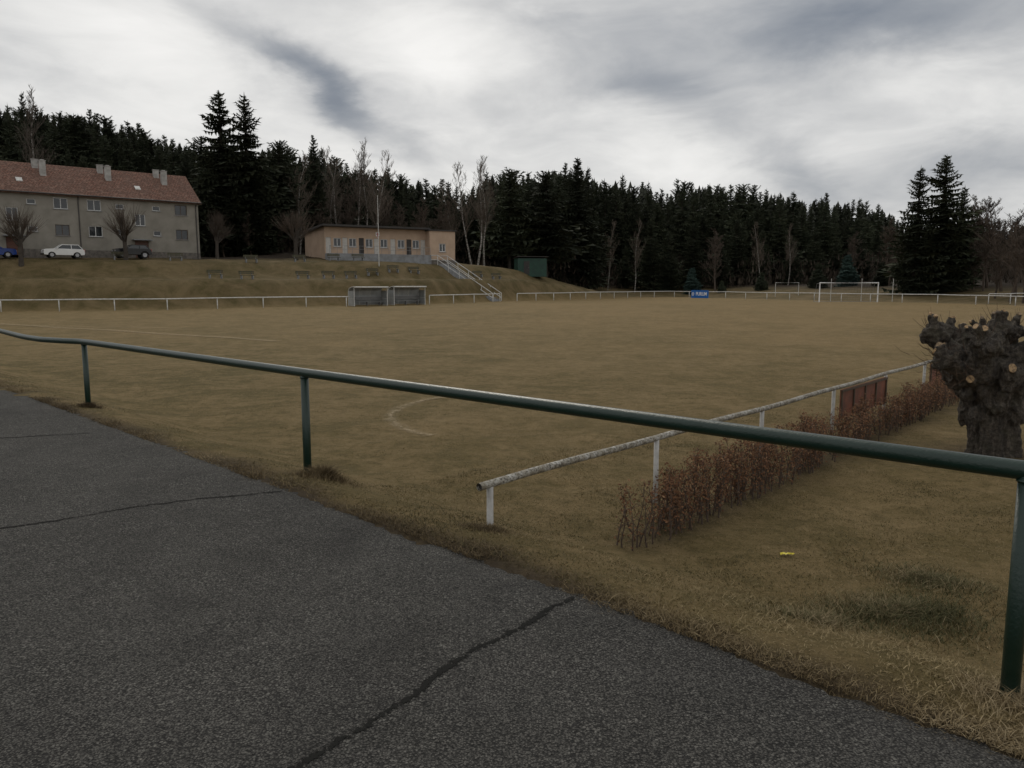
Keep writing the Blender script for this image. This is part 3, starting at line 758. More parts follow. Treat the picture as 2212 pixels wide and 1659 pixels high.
for sgn in (0,1):
    ya,yb=(-ov,D/2) if sgn==0 else (D+ov,D/2)
    a,b_,c_,d_=(-L-.3,ya,e0),(.3,ya,e0),(.3,yb,rz_),(-L-.3,yb,rz_)
    if sgn: a,b_,c_,d_=b_,a,d_,c_
    mb.quad(a,b_,c_,d_)
    dn=lambda q:(q[0],q[1],q[2]-.14)
    mb.quad(dn(d_),dn(c_),dn(b_),dn(a)); mb.quad(dn(a),dn(b_),b_,a); mb.quad(dn(b_),dn(c_),c_,b_); mb.quad(dn(d_),dn(a),a,d_)
roof=mb.obj('roof',M['tiles'],ap)
mb=MB(); mb.tube([(-L-.3,-ov-.06,e0),(.3,-ov-.06,e0)],.07,8); mb.obj('gutter',M['darkmetal'],ap)
for x in (-.3,-13.0,-25.6): 
    mb=MB(); mb.tube([(x,-ov-.05,e0),(x,-.08,e0-.45),(x,-.08,.0)],.055,8); mb.obj('downpipe',M['darkmetal'],ap)
M['chim']=pmat('chimney_plaster',(.42,.41,.39),(.27,.26,.245),2,.9)
for x in (-2.9,-9.1,-15.7,-22,-30):
    zb=ez+sl*3.0-.5; mb=MB(); 
    mb.box((x,3.0,zb+.85),(.6,.55,2.2)); mb.box((x,3.0,zb+1.98),(.7,.65,.07)); mb.box((x,3.0,zb+2.06),(.34,.34,.1))
    mb.box((x-.52,4.3,zb+1.55),(.6,.45,1.3)); mb.box((x-.52,4.3,zb+2.23),(.7,.55,.06))
    mb.obj('chimney',M['chim'],roof)
for x in (-6.3,-18.2):
    yy_=1.7; zc=ez+sl*yy_; mb=MB(); a=.28
    z0_=ez+sl*(yy_-a)+.09; z1_=ez+sl*(yy_+a)+.09
    mb.quad((x-.3,yy_-a,z0_),(x+.3,yy_-a,z0_),(x+.3,yy_+a,z1_),(x-.3,yy_+a,z1_)); mb.quad((x-.3,yy_-a,z0_-.09),(x+.3,yy_-a,z0_-.09),(x+.3,yy_-a,z0_),(x-.3,yy_-a,z0_)); mb.obj('skylight',M['white'],roof)

# ------------------------------------------------------------------ clubhouse
cz=H(-16,106)-.1; 
cb=empty('clubhouse',(-8.7,112,cz),"long low tan plaster sports clubhouse with dark flat roof","building",rz=math.radians(30))
fl=6.15-cz; tp=9.6-cz; L=18.3; ho=[]; hd_=[]
for s in (16.6,14.5,12.2,10.1,7.6,5.4): ho.append((-s-.52,-s+.52,7.02-cz,8.18-cz))
for s in (17.8,13.3,8.8,6.45,4.35,11.15,15.55): hd_.append((-s-.36,-s+.36,fl,8.25-cz))
mb=MB(); wall(mb,-L,-3.9,fl,tp,ho+hd_); wall(mb,-L,-3.9,-1,fl,[])
mb.quad((-L,0,-1),(-L,0,tp),(-L,9.5,tp-.5),(-L,9.5,-1)); mb.quad((0,9.5,-1),(-L,9.5,-1),(-L,9.5,tp-.5),(0,9.5,tp-.5)); 
wb=(-2.45,-1.45,6.6-cz,7.75-cz)
wall(mb,-3.9,0,-1,tp-.15,[wb],-1.3); mb.quad((-3.9,-1.3,-1),(-3.9,-1.3,tp-.15),(-3.9,.1,tp-.15),(-3.9,.1,-1)); mb.quad((0,-1.3,-1),(0,9.5,-1),(0,9.5,tp-.5),(0,-1.3,tp-.15))
mb.obj('wall',M['tan'],cb)
mb=MB(); mb.box((-1.95,-1.3,-.2),(4.0,.08,1.5)); mb.obj('plinth',M['stone'],cb)
for h in ho: window(cb,h,0,M['frame_w'],fw=.085)
window(cb,wb,-1.3,M['frame_w'],fw=.1)
for i,h in enumerate(hd_): door(cb,h,0,M['doorw'] if i not in (3,1) else M['roofdark'])
mb=MB(); v0=[(-L-.6,-1.2,tp+.02),(-3.7,-1.2,tp+.02),(-3.7,10,tp-.45),(-L-.6,10,tp-.45)]
def slab(mb,q,t=.25):
    dn=[(a,b_,c_-t) for a,b_,c_ in q]; mb.quad(*[(a,b_,c_) for a,b_,c_ in q]); mb.quad(*dn[::-1])
    for i in range(4): j=(i+1)%4; mb.quad(dn[i],dn[j],q[j],q[i])
slab(mb,[(a,b_,c_+.25) for a,b_,c_ in v0]); slab(mb,[(-4.05,-1.5,tp+.04),(.2,-1.5,tp+.04),(.2,10,tp-.36),(-4.05,10,tp-.36)],.17); mb.obj('roof',M['roofdark'],cb)
mb=MB(); mb.box(((-L-3.9)/2,-.93,fl/2-.52),(L-3.9,1.8,fl+.96)); mb.obj('terrace',M['concrete'],cb)
mb=MB()
for i in range(15):
    x=-L+.1+(L-4.1)*i/14; mb.tube([(x,-1.75,fl-.05),(x,-1.75,fl+.95)],.02,5)
for hh in (.5,.95): mb.tube([(-L+.1,-1.75,fl+hh),(-4.0,-1.75,fl+hh)],.022,5)
mb.obj('railing',M['metal'],cb)
mb=MB(); x=-11.0; z=8.75-cz
sh=[(-.28,.3),(.28,.3),(.28,-.05),(0,-.38),(-.28,-.05)]; n0=len(mb.v)
for a,b_ in sh: mb.v.append((x+a,-.04,z+b_))
mb.f.append((n0,n0+4,n0+3,n0+2,n0+1)); cr=mb.obj('crest',M['lettering'],cb)
M['red']=pmat('red_paint',(.4,.03,.03),(.35,.03,.03),3,.6)
mb=MB(); mb.box((x,-.05,z+.08),(.5,.01,.1)); mb.box((x,-.056,z-.02),(.1,.01,.55)); mb.obj('crest_stripe',M['red'],cr)
fx,fy=-.17*96.5,96.5
e=empty('flagpole',(fx,fy,H(fx,fy)),"tall slim white flagpole on the bank by the clubhouse","flagpole")
mb=MB(); mb.tube([(0,0,-.2),(0,0,8.4)],[.055,.03],8); mb.obj('shaft',M['white'],e); mb=MB(); mb.tube([(0,0,8.4),(0,0,8.48)],.06,8); mb.obj('finial',M['white'],e)

M['shed']=pmat('green_corrugated_metal',(.016,.062,.042),(.011,.04,.03),2,.6)
def shed(x,y,w,d_,h,rz,label):
    z=H(x,y); e=empty('green_shed',(x,y,z),label,"shed",None,rz)
    mb=MB(); n_=int(w/.18)
    for i in range(n_): mb.box((-w/2+w*(i+.5)/n_,0,h/2-.2),(w/n_*.55,d_+.05,h+.4))
    mb.box((0,0,h/2-.2),(w,d_,h+.4)); mb.obj('wall',M['shed'],e)
    mb=MB(); slab(mb,[(-w/2-.2,-d_/2-.3,h+.3),(w/2+.2,-d_/2-.3,h+.3),(w/2+.2,d_/2+.2,h+.08),(-w/2-.2,d_/2+.2,h+.08)],.08); mb.obj('roof',M['darkmetal'],e)
    mb=MB(); mb.box((-w*.2,-d_/2-.045,1.0),(.9,.03,2.0)); dd_=mb.obj('door',M['roofdark'],e); mb=MB(); mb.box((-w*.2+.33,-d_/2-.075,1.0),(.1,.03,.04)); mb.obj('handle',M['metal'],dd_)
shed(2.9,124,4.7,2.4,2.45,.25,"green corrugated metal shed with thin roof edge")

# ------------------------------------------------------------------ cars
def car(name,x,y,rz,paint,label,L=3.9,Hh=1.42,suv=False,zoff=0):
    z=H(x,y)+zoff; e=empty(name,(x,y,z),label,"car","parked cars by the apartment house",rz); W=1.7; wr_=.31 if not suv else .37
    bz=.28 if not suv else .4; bt=.88 if not suv else 1.02
    ax=(-L*.31,L*.31)
    low=[]
    hx=L/2
    low+= [(-hx,bz+.05)]
    for c_ in ax:
        for k in range(9):
            a=PI-PI*k/8; low.append((c_+math.cos(a)*(wr_+.05),bz+max(0,math.sin(a))*(wr_+.02)*1.0))
    low+= [(hx,bz+.05),(hx+.03,bz+.25),(hx-.02,bt-.05),(hx-.15,bt+.02),(hx*.42,bt+.08),(-hx*.9,bt+.06),(-hx-.01,bt-.05),(-hx-.03,bz+.25)]
    mb=MB(); n_=len(low)
    for s_ in (-W/2,W/2):
        for a,b_ in low: mb.v.append((a,s_,b_))
    mb.f.append(tuple(range(n_))); mb.f.append(tuple(range(n_,2*n_))[::-1])
    for i in range(n_): j=(i+1)%n_; mb.f.append((i,i+n_,j+n_,j))
    cb0=(-hx*.92,hx*.42); ct=(-hx*.72,hx*.08); zt=Hh-.04; wt=W/2-.2
    slab(mb,[(ct[0]-.04,-wt-.02,zt+.04),(ct[1]+.04,-wt-.02,zt+.04),(ct[1]+.04,wt+.02,zt+.04),(ct[0]-.04,wt+.02,zt+.04)],.07)
    for s_ in (-1,1):
        for f_ in (0,.5,1):
            xb=cb0[0]+(cb0[1]-cb0[0])*(f_ if f_!=.5 else .42); xt=ct[0]+(ct[1]-ct[0])*(f_ if f_!=.5 else .45)
            mb.tube([(xb,s_*(W/2-.05),bt+.03),(xt,s_*(wt+.015),zt)],.04,5)
    mb.obj('body',paint,e,bevel=.03)
    mb=MB(); B_=[(cb0[0],-W/2+.07,bt),(cb0[1],-W/2+.07,bt),(cb0[1],W/2-.07,bt),(cb0[0],W/2-.07,bt)]; T_=[(ct[0],-wt,zt),(ct[1],-wt,zt),(ct[1],wt,zt),(ct[0],wt,zt)]
    for i in range(4): j=(i+1)%4; mb.quad(B_[i],B_[j],T_[j],T_[i])
    mb.obj('window',M['glass'],e)
    for c_ in ax:
        for s_ in (-1,1):
            mb=MB(); mb.tube([(c_,s_*(W/2-.2),wr_),(c_,s_*(W/2-.01),wr_)],wr_,18); w=mb.obj('wheel',M['tyre'],e)
            mb=MB(); mb.tube([(c_,s_*(W/2-.01),wr_),(c_,s_*(W/2+.01),wr_)],wr_*.62,10); mb.obj('rim',M['rim'],w)
    for s_ in (-1,1):
        mb=MB(); mb.box((hx-.02,s_*(W/2-.25),bt-.2),(.12,.36,.15)); mb.obj('headlight',M['rim'],e)
        mb=MB(); mb.box((-hx+.0,s_*(W/2-.15),bt-.12),(.1,.22,.3)); mb.obj('taillight',M['red'],e)
        mb=MB(); mb.box((hx*.36,s_*(W/2+.07),bt+.1),(.12,.16,.1)); mb.obj('mirror',paint,e)
    mb=MB(); mb.box((hx+.04,0,bz+.12),(.1,W*.9,.16)); mb.box((-hx-.03,0,bz+.12),(.1,W*.9,.16)); mb.obj('bumper',M['darkmetal'],e)
M['carw']=pmat('white_car_paint',(.72,.72,.71),(.66,.66,.65),1,.25); M['carb']=pmat('black_car_paint',(.012,.012,.013),(.02,.02,.02),1,.25); M['carblue']=pmat('blue_car_paint',(.01,.045,.25),(.01,.04,.2),1,.25)
a40=math.radians(40)
car('parked_car',-47.9,83.6,a40+PI,M['carw'],"white compact hatchback parked in front of the apartment house",3.8,zoff=.12)
car('parked_car',-42.7,88.0,a40+PI,M['carb'],"black off-road car parked beside the house entrance",3.7,1.5,True,.1)
car('parked_car',-53.0,79.9,a40,M['carblue'],"blue car parked in front of the apartment house",4.0,zoff=.1)

# ------------------------------------------------------------------ trees
def conifer(seed,Hh=20.,R=3.1,z0=.06,dens=1.0,ragged=.25,pw=.85):
    r_=random.Random(seed); v=[];f=[]
    def tri(a,b_,c_):
        n_=len(v); v.extend((a,b_,c_)); f.append((n_,n_+1,n_+2))
    z=Hh*z0; side=r_.uniform(0,6.28)
    while z<Hh*.985:
        t=(z-Hh*z0)/(Hh*(1-z0)); rad=R*((1-t)**pw)*(.6+.4*min(1,t*6+.3))*r_.uniform(.8,1.18)
        nb=max(4,int((6+4*(1-t))*dens)); ph=r_.uniform(0,6.28)
        for k in range(nb):
            if r_.random()<.10: continue
            an=ph+2*PI*k/nb+r_.uniform(-.35,.35); L_=rad*r_.uniform(1-ragged*1.6,1+ragged)*(1+.16*math.sin(an-side+t*7))+.12
            dx,dy=math.cos(an),math.sin(an); droop=r_.uniform(.15,.42) if t<.75 else r_.uniform(-.6,.1)
            zz=z+r_.uniform(-.25,.25); P_=[]
            m_=5
            for i in range(m_+1):
                q=i/m_; P_.append((dx*L_*q,dy*L_*q,zz-droop*L_*q+.28*L_*q*q*q))
            w=.08+.06*L_
            for i in range(m_):
                a,b_=P_[i],P_[i+1]; ww=w*(1-i/m_*.6)
                tri((a[0]-dy*ww,a[1]+dx*ww,a[2]-.05),(a[0]+dy*ww,a[1]-dx*ww,a[2]-.05),b_)
                sl_=(.34*L_*(1-i/m_*.7)+.16)*r_.uniform(.7,1.2)
                for sg in (-1,1):
                    ex=b_[0]+(dx*.55-sg*dy*.85)*sl_; ey=b_[1]+(dy*.55+sg*dx*.85)*sl_; ezz=b_[2]-sl_*r_.uniform(.15,.7)
                    tri(a,(b_[0],b_[1],b_[2]-.14),(ex,ey,ezz))
                tri((a[0],a[1],a[2]),(b_[0],b_[1],b_[2]),((a[0]+b_[0])/2+r_.uniform(-.1,.1),(a[1]+b_[1])/2+r_.uniform(-.1,.1),b_[2]-.32-.14*L_))
        z+=Hh*.02*r_.uniform(.8,1.2)
    tri((-.10,0,Hh*.95),(.10,0,Hh*.95),(0,0,Hh*1.01)); tri((0,-.10,Hh*.95),(0,.10,Hh*.95),(0,0,Hh*1.01))
    return v,f
con=[]; 
for s_,(R_,z0_,dn_,rg,pw_) in enumerate([(3.7,.05,1.1,.3,.78),(3.3,.08,1.1,.35,.7),(4.3,.05,1.2,.3,.85),(3.0,.12,1,.45,.62),(4.0,.22,1,.55,.48),(3.5,.04,1.1,.35,.8)]):
    v,f=conifer(100+s_,20,R_,z0_,dn_,rg,pw_); me=npmesh('crown',v,f,M['conifer'])
    t=MB(); t.tube([(0,0,-1.5),(0,0,9),(0,0,19.5)],[.3,.19,.03],7); con.append((me,t.data('trunk',M['bark'])))
def put_conifer(x,y,topz,wid=1.0,var=None,lab="tall dark spruce at the forest edge",name='spruce_tree',group="spruces of the forest edge"):
    z=H(x,y); h=max(3,topz-z); k=h/20; e=empty(name,(x,y,z),lab,"tree",group,random.uniform(0,6.28))
    c_,t_=con[var if var is not None else random.choice((0,0,1,1,2,3,3,4,4,5))]
    sc=(k*wid,k*wid,k); link('trunk',t_,e,None,sc); link('crown',c_,e,None,sc)
def bearing(px,py):
    u=(px-1106)/1670; w=(829.5-py)/1670
    ry=.9918+w*.1279; rz=-.1279+w*.9918
    return u/ry, rz/ry
SK=[(-80,240),(0,235),(20,225),(60,235),(100,240),(130,240),(165,240),(210,250),(250,270),(290,262),(330,295),(380,305),(420,300),(470,310),(560,320),(600,308),(640,335),(680,315),(720,345),(760,355),(840,365),(870,375),(900,385),(960,398),(1000,405),(1060,372),(1100,365),(1150,372),(1190,362),(1250,362),(1300,380),(1350,385),(1410,398),(1440,425),(1470,388),(1530,395),(1600,405),(1700,415),(1800,427),(1880,434),(1920,455),(1960,475),(2100,480),(2300,480)]
def sky_y(px): return float(np.interp(px,[a for a,_ in SK],[b_ for _,b_ in SK]))
def place(px,depth,topy,**k):
    u,e_=bearing(px,topy); x=u*depth; put_conifer(x,depth,2.1+e_*depth,**k)
def basedepth(px): return float(np.interp(px,[0,440,640,1000,1200,1350,1900,2250],[126,126,131,134,140,168,162,140]))
px=-70
while px<2290:
    dp=basedepth(px)+random.uniform(14,34)
    place(px,dp,sky_y(px)+random.choice([-10,-5,0,5,10,16]),wid=random.uniform(.75,1.15)); px+=random.uniform(10,18)
px=-60
while px<2290:
    dp=basedepth(px)+random.uniform(2,12); ty=sky_y(px)
    place(px,dp,ty+(600-ty)*random.uniform(.06,.42),wid=random.uniform(.95,1.4)); px+=random.uniform(18,32)
place(472,114,196,wid=1.35,var=2,lab="very tall spruce standing above the forest",group=None); place(527,116,200,wid=1.3,var=0,lab="very tall spruce standing above the forest",group=None)
place(46,128,198,wid=.6,var=3); place(676,126,292,wid=.9,var=1); place(1248,150,340,wid=1.2,var=2); place(1180,136,368,wid=1.4,var=4); place(1100,134,362,wid=1.3,var=4)
place(1990,112,358,wid=1.3,var=5,lab="broad dark spruce growing beside its taller twin",group=None); place(2046,113,334,wid=1.5,var=2,lab="broad tall dark spruce behind the goal",group=None); place(2085,118,400,wid=1.3,var=0)
place(600,122,306,wid=1.2,var=4); place(560,120,345,wid=1.3,var=2); place(1140,139,400,wid=1.2,var=0); place(1000,138,450,wid=1.3,var=0); place(400,120,330,wid=1.2,var=2)
for px in range(1290,1900,52): place(px+random.uniform(-14,14),random.uniform(155,163),random.uniform(470,530),wid=1.35,var=random.choice((0,2,5)))
cv,cf=conifer(55,3.2,1.1,.03,1.1,.2); bf=npmesh('crown',cv,cf,M['bluefir']); cv,cf=conifer(56,3.2,1.2,.03,1.1,.2); bf2=npmesh('crown',cv,cf,M['conifer'])
t=MB(); t.tube([(0,0,-.3),(0,0,3.0)],[.06,.015],6); yt=t.data('trunk',M['bark'])
for px,dp,sc,b_ in ((1495,150,1.5,1),(1645,144,1.0,0),(1767,137,1.3,0),(1830,135,1.6,1),(1905,130,1.2,0),(1560,147,.7,0),(1960,124,.9,1)):
    u,_=bearing(px,600); x=u*dp; e=empty('young_fir_tree',(x,dp,H(x,dp)),"small young fir on the grass behind the pitch","tree","young firs behind the pitch")
    link('trunk',yt,e,None,(sc,sc,sc)); link('crown',bf if b_ else bf2,e,None,(sc,sc,sc))

def bare(seed,Hh,spread=.35,levels=4,trunk=.14,fork=.35,nb=5,twig=.014,up=.35):
    r_=random.Random(seed); tr=MB(); cr=MB()
    def grow(mb_,p,d_,L_,r,lev):
        pts=[p]; q=p; dd_=d_.copy(); n_=4 if lev<3 else 2
        for i in range(n_):
            dd_=(dd_+Vector((r_.gauss(0,.10),r_.gauss(0,.10),r_.uniform(0,.12)))).normalized(); q=q+dd_*L_/n_; pts.append(q)
        rr=[max(twig*.8,r*(1-.8*i/n_)) for i in range(n_+1)]
        mb_.tube(pts,rr,5 if lev==0 else 3,False)
        if lev>=levels: return
        k=nb if lev>0 else nb*4
        for i in range(k):
            t=r_.uniform(fork if lev==0 else .15,.98); f_=t*n_; a=int(min(f_,n_-1)); pos=pts[a].lerp(pts[a+1],f_-a)
            side=Vector((r_.gauss(0,1),r_.gauss(0,1),0)); side.normalize()
            nd=(dd_*(1-spread)+side*spread*r_.uniform(.7,1.5)+Vector((0,0,up))).normalized()
            if lev==0: ll=L_*.36*(1.08-t)**.6*r_.uniform(.6,1)
            else: ll=L_*r_.uniform(.3,.55)
            grow(cr,pos,nd,ll,max(twig,r*(1-.8*t)*.4),lev+1)
    grow(tr,Vector((0,0,-.3)),Vector((0,0,1)),Hh,trunk,0)
    top=max(q[2] for q in cr.v+tr.v)
    return tr,cr,top
B_=[]
for s_ in range(4):
    tr,cr,tp_=bare(s_+3,14,.42,3,.13,.28,6,.011); B_.append((tr.data('trunk',M['birch']),cr.data('crown',M['barkgrey']),tp_))
BB=[]
for s_ in range(3):
    tr,cr,tp_=bare(s_+13,10,.5,3,.14,.18,7,.016,.25); BB.append((tr.data('trunk',M['barkbrown']),cr.data('crown',M['barkbrown']),tp_))
def put_bare(px,dp,topy,lib,name,label,group,wid=1.0):
    u,e_=bearing(px,topy); x=u*dp; z=H(x,dp); h=max(2.5,2.1+e_*dp-z)
    e=empty(name,(x,dp,z),label,"tree",group,random.uniform(0,6)); t_,c_,tp_=random.choice(lib); k=h/tp_
    link('trunk',t_,e,None,(k*wid,k*wid,k)); link('crown',c_,e,None,(k*wid,k*wid,k))
for px,dp,ty in ((765,125,300),(787,126,330),(808,125,325),(730,127,312),(712,126,330),(1030,126,328),(1018,127,345),(1045,127,350),(828,128,365),(50,118,190),(640,122,320),(980,128,385)):
    put_bare(px,dp,ty,B_,'birch_tree',"bare white-trunked birch at the forest edge","bare birches",1.1)
for px in (1372,1640,1712,1320):
    put_bare(px+random.uniform(-6,6),random.uniform(148,155),random.uniform(460,510),B_,'birch_tree',"slim bare birch in front of the dark forest","bare birches",.8)
for px,dp,ty in ((2120,118,430),(2150,112,415),(2180,105,420),(2212,100,395),(2240,98,400),(2165,120,440),(2100,125,450),(1930,128,470),(640,118,465),(700,124,420),(870,126,430),(930,128,440),(980,127,430),(480,110,450),(540,112,460),(1550,150,490),(1840,146,500),(2195,95,470),(2135,108,480),(2160,100,500),(2225,92,480),(2110,110,520),(750,126,400),(820,127,410),(900,128,430),(600,119,480)):
    put_bare(px,dp,ty,BB,'bare_tree',"bare brown deciduous tree with dense fine twigs","bare deciduous trees",1.25)
def lime(seed):
    r_=random.Random(seed); tr=MB(); cr=MB()
    tr.tube([(0,0,-.4),(.03,0,.8),(0,.02,1.6),(.05,0,2.3)],[.24,.19,.18,.22],8)
    for i in range(13):
        an=r_.uniform(0,6.28); el=r_.uniform(.35,1.4); d_=Vector((math.cos(an)*math.cos(el),math.sin(an)*math.cos(el),math.sin(el)))
        a=Vector((0,0,r_.uniform(1.6,2.3))); L_=r_.uniform(.9,1.7); b_=a+d_*L_; tr.tube([a,a+d_*L_*.5+Vector((0,0,-.05)),b_],[.10,.07,.055],5)
        for _ in range(26):
            e_=(d_+Vector((r_.gauss(0,.5),r_.gauss(0,.5),r_.gauss(.35,.35)))).normalized(); LL=r_.uniform(.6,1.9)
            cr.tube([b_-d_*r_.uniform(0,.5),b_+e_*LL*.5,b_+e_*LL+Vector((0,0,.15))],[.014,.011,.007],3,False)
    return tr.data('trunk',M['bark']),cr.data('crown',M['barkbrown'])
LM=[lime(1),lime(2)]
for i,(px,dp,k) in enumerate(((45,79.5,1.15),(272,86,1.15),(640,100,1.25),(470,97,1.1))):
    u,_=bearing(px,560); x=u*dp; e=empty('lime_tree',(x,dp,H(x,dp)),"short pruned bare tree with rounded fan of twigs","tree","pruned bare trees by the houses",i*1.3)
    t_,c_=LM[i%2]; link('trunk',t_,e,None,(k,k,k)); link('crown',c_,e,None,(k,k,k))

n=30000
px=rng.uniform(-60,2300,n); dp=np.interp(px,[0,440,640,1000,1200,1350,1900,2250],[118,118,127,130,138,158,150,112])+rng.uniform(0,26,n)
x=(px-1106)/1670*dp; y=dp; z=height(x,y,False); cl=(bumps(x,y,.35)+1.3)
zt=rng.uniform(0,1,n)**1.6*3.2*np.clip(cl,.3,2.2); sz=rng.uniform(.25,.9,n)
an=rng.uniform(0,6.28,n); cx,cy=np.cos(an)*sz*.18,np.sin(an)*sz*.18
A_=np.stack([x-cx,y-cy,z+zt],-1);B2=np.stack([x+cx,y+cy,z+zt],-1);T_=np.stack([x+rng.normal(0,.3,n),y+rng.normal(0,.3,n),z+zt+sz*1.6],-1)
me=npmesh('underbrush',np.stack([A_,B2,T_],1).reshape(-1,3),np.arange(n*3).reshape(-1,3),M['brush'])
a=me.attributes.new('tint','FLOAT','FACE'); a.data.foreach_set('value',rng.beta(2,2,n).astype(np.float32))
tag(link('underbrush',me),"brown leafless brushwood along the forest edge","bushes",kind="stuff")
v=[];f=[]
for i in range(900):
    px=random.uniform(-120,2350); dp=basedepth(px)+random.uniform(28,80); ty=sky_y(px)+random.uniform(3,50)
    u,e_=bearing(px,ty); x=u*dp; z=H(x,dp); top=2.1+e_*dp; h=top-z
    if h<5: continue
    for k in range(22):
        t=k/22; rr=(1-t)**.85*h*.19+.2; zz=z+h*(.05+.95*t)
        for j in range(8):
            an=random.uniform(0,6.28); r2=rr*random.uniform(.6,1.2); w=.5*rr+.12; n0=len(v)
            v+= [(x-math.sin(an)*w*.3,dp+math.cos(an)*w*.3,zz+h*.035),(x+math.cos(an)*r2-math.sin(an)*w,dp+math.sin(an)*r2+math.cos(an)*w,zz-h*.03),(x+math.cos(an)*r2+math.sin(an)*w,dp+math.sin(an)*r2-math.cos(an)*w,zz-h*.03)]; f.append((n0,n0+1,n0+2))
    n0=len(v); v+=[(x-.15,dp,top-1.2),(x+.15,dp,top-1.2),(x,dp,top+.2)]; f.append((n0,n0+1,n0+2))
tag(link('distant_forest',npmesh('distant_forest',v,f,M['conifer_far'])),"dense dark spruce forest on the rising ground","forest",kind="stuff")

# ------------------------------------------------------------------ world: cloudy sky
sun_el=math.radians(34); sun_az=math.radians(-12)   # sun ahead, behind thin cloud
w=bpy.data.worlds.new('World'); scene.world=w; w.use_nodes=True; nt=w.node_tree
bg=nt.nodes['Background']; out=nt.nodes['World Output']
skyt=N(nt,'ShaderNodeTexSky',sky_type='NISHITA'); skyt.sun_disc=False; skyt.sun_elevation=sun_el; skyt.sun_rotation=sun_az
nt.links.new(skyt.outputs[0],bg.inputs[0]); bg.inputs[1].default_value=.08
dirv=texco(nt,'Generated'); sx=N(nt,'ShaderNodeSeparateXYZ'); nt.links.new(dirv,sx.inputs[0])
DEG=57.2958
az=mth(nt,'MULTIPLY',mth(nt,'ARCTAN2',sx.outputs[0],sx.outputs[1]),DEG); el=mth(nt,'MULTIPLY',mth(nt,'ARCSINE',sx.outputs[2]),DEG)
cz_=mth(nt,'ADD',mth(nt,'MAXIMUM',sx.outputs[2],0.0),.42)
cv=N(nt,'ShaderNodeCombineXYZ'); nt.links.new(mth(nt,'DIVIDE',sx.outputs[0],cz_),cv.inputs[0]); nt.links.new(mth(nt,'DIVIDE',sx.outputs[1],cz_),cv.inputs[1]); nt.links.new(mth(nt,'MULTIPLY',sx.outputs[2],2.2),cv.inputs[2])
mp=N(nt,'ShaderNodeMapping'); mp.inputs['Rotation'].default_value=(0,math.radians(24),math.radians(-15)); mp.inputs['Scale'].default_value=(1.2,.8,2.0); nt.links.new(cv.outputs[0],mp.inputs[0])
nA=noise(nt,mp.outputs[0],1.5,7,.50,.3); nB=noise(nt,mp.outputs[0],4.0,8,.57,.5); wa=noise(nt,cv.outputs[0],3.0,7,.58); wb_=noise(nt,cv.outputs[0],3.4,7,.58,.4)
azw=mth(nt,'ADD',az,mth(nt,'MULTIPLY',mth(nt,'SUBTRACT',wa,.5),9)); elw=mth(nt,'ADD',el,mth(nt,'MULTIPLY',mth(nt,'SUBTRACT',wb_,.5),5))
val=mth(nt,'ADD',.75,mth(nt,'ADD',mth(nt,'MULTIPLY',mth(nt,'SUBTRACT',nA,.5),.62),mth(nt,'MULTIPLY',mth(nt,'SUBTRACT',nB,.5),.40)))
def blob(a0,e0,L_,W_,ang,amp):
    global val
    ca,sa=math.cos(math.radians(ang)),math.sin(math.radians(ang))
    da=mth(nt,'SUBTRACT',azw,a0); de=mth(nt,'SUBTRACT',elw,e0)
    p_=mth(nt,'DIVIDE',mth(nt,'ADD',mth(nt,'MULTIPLY',da,ca),mth(nt,'MULTIPLY',de,sa)),L_)
    q_=mth(nt,'DIVIDE',mth(nt,'SUBTRACT',mth(nt,'MULTIPLY',de,ca),mth(nt,'MULTIPLY',da,sa)),W_)
    g_=mth(nt,'EXPONENT',mth(nt,'MULTIPLY',mth(nt,'ADD',mth(nt,'MULTIPLY',p_,p_),mth(nt,'MULTIPLY',q_,q_)),-1.0))
    val=mth(nt,'ADD',val,mth(nt,'MULTIPLY',g_,amp))
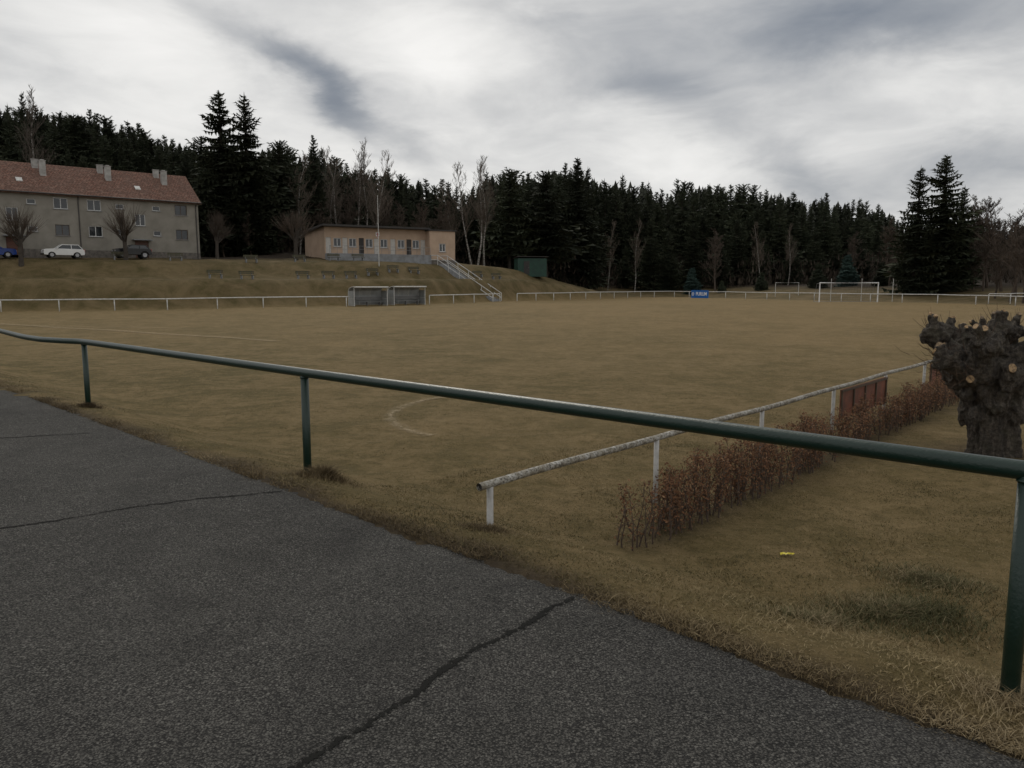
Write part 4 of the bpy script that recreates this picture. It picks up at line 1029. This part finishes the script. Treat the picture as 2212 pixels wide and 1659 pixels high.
blob(-13.5,13.3,7.0,1.25,-31,-.50); blob(24,16.8,11,2.8,-5,-.46); blob(9,14,8,1.8,-20,-.20); blob(19,7.3,5,1.6,-20,-.26); blob(31,7.5,5,2.6,0,-.26); blob(27,5,7,1.5,0,-.1)
blob(2,18.5,7,1.2,-5,-.16); blob(-24,15.5,9,4,0,.16); blob(-6,15,5,2.5,-30,.2); blob(12,9,6,2.2,-20,.2); blob(-8,7,14,3,0,.08); blob(28,12,5,2,-25,.12); blob(-30,9,6,1.3,-10,-.14)
r=N(nt,'ShaderNodeValToRGB'); els=r.color_ramp.elements
st_=[(.0,(.14,.16,.205)),(.25,(.205,.23,.27)),(.45,(.33,.348,.375)),(.65,(.53,.535,.54)),(.85,(.76,.755,.74)),(1,(.88,.87,.85))]
while len(els)<len(st_): els.new(.5)
for i,(p_,c_) in enumerate(st_): els[i].position=p_; els[i].color=(*c_,1)
nt.links.new(val,r.inputs[0])
bg2=N(nt,'ShaderNodeBackground'); nt.links.new(r.outputs[0],bg2.inputs[0]); bg2.inputs[1].default_value=1.05
ms=N(nt,'ShaderNodeMixShader'); ms.inputs[0].default_value=.97
nt.links.new(bg.outputs[0],ms.inputs[1]); nt.links.new(bg2.outputs[0],ms.inputs[2]); nt.links.new(ms.outputs[0],out.inputs[0])
sun=bpy.data.lights.new('sun','SUN'); sun.energy=.9; sun.angle=math.radians(18); sun.color=(1,.92,.80)
so=bpy.data.objects.new('sun',sun); C.objects.link(so)
sd_=Vector((math.sin(sun_az)*math.cos(sun_el),math.cos(sun_az)*math.cos(sun_el),math.sin(sun_el)))
so.rotation_euler=sd_.to_track_quat('Z','Y').to_euler()

# ------------------------------------------------------------------ camera
cam=bpy.data.cameras.new('camera'); cam.lens=27.18; cam.sensor_width=36; cam.clip_end=4000; cam.clip_start=.05
co=bpy.data.objects.new('camera',cam); C.objects.link(co); co.location=(0,0,2.1); co.rotation_euler=(math.radians(90-7.35),0,0)
scene.camera=co
scene.view_settings.view_transform='Standard'; scene.view_settings.look='None'; scene.view_settings.exposure=0
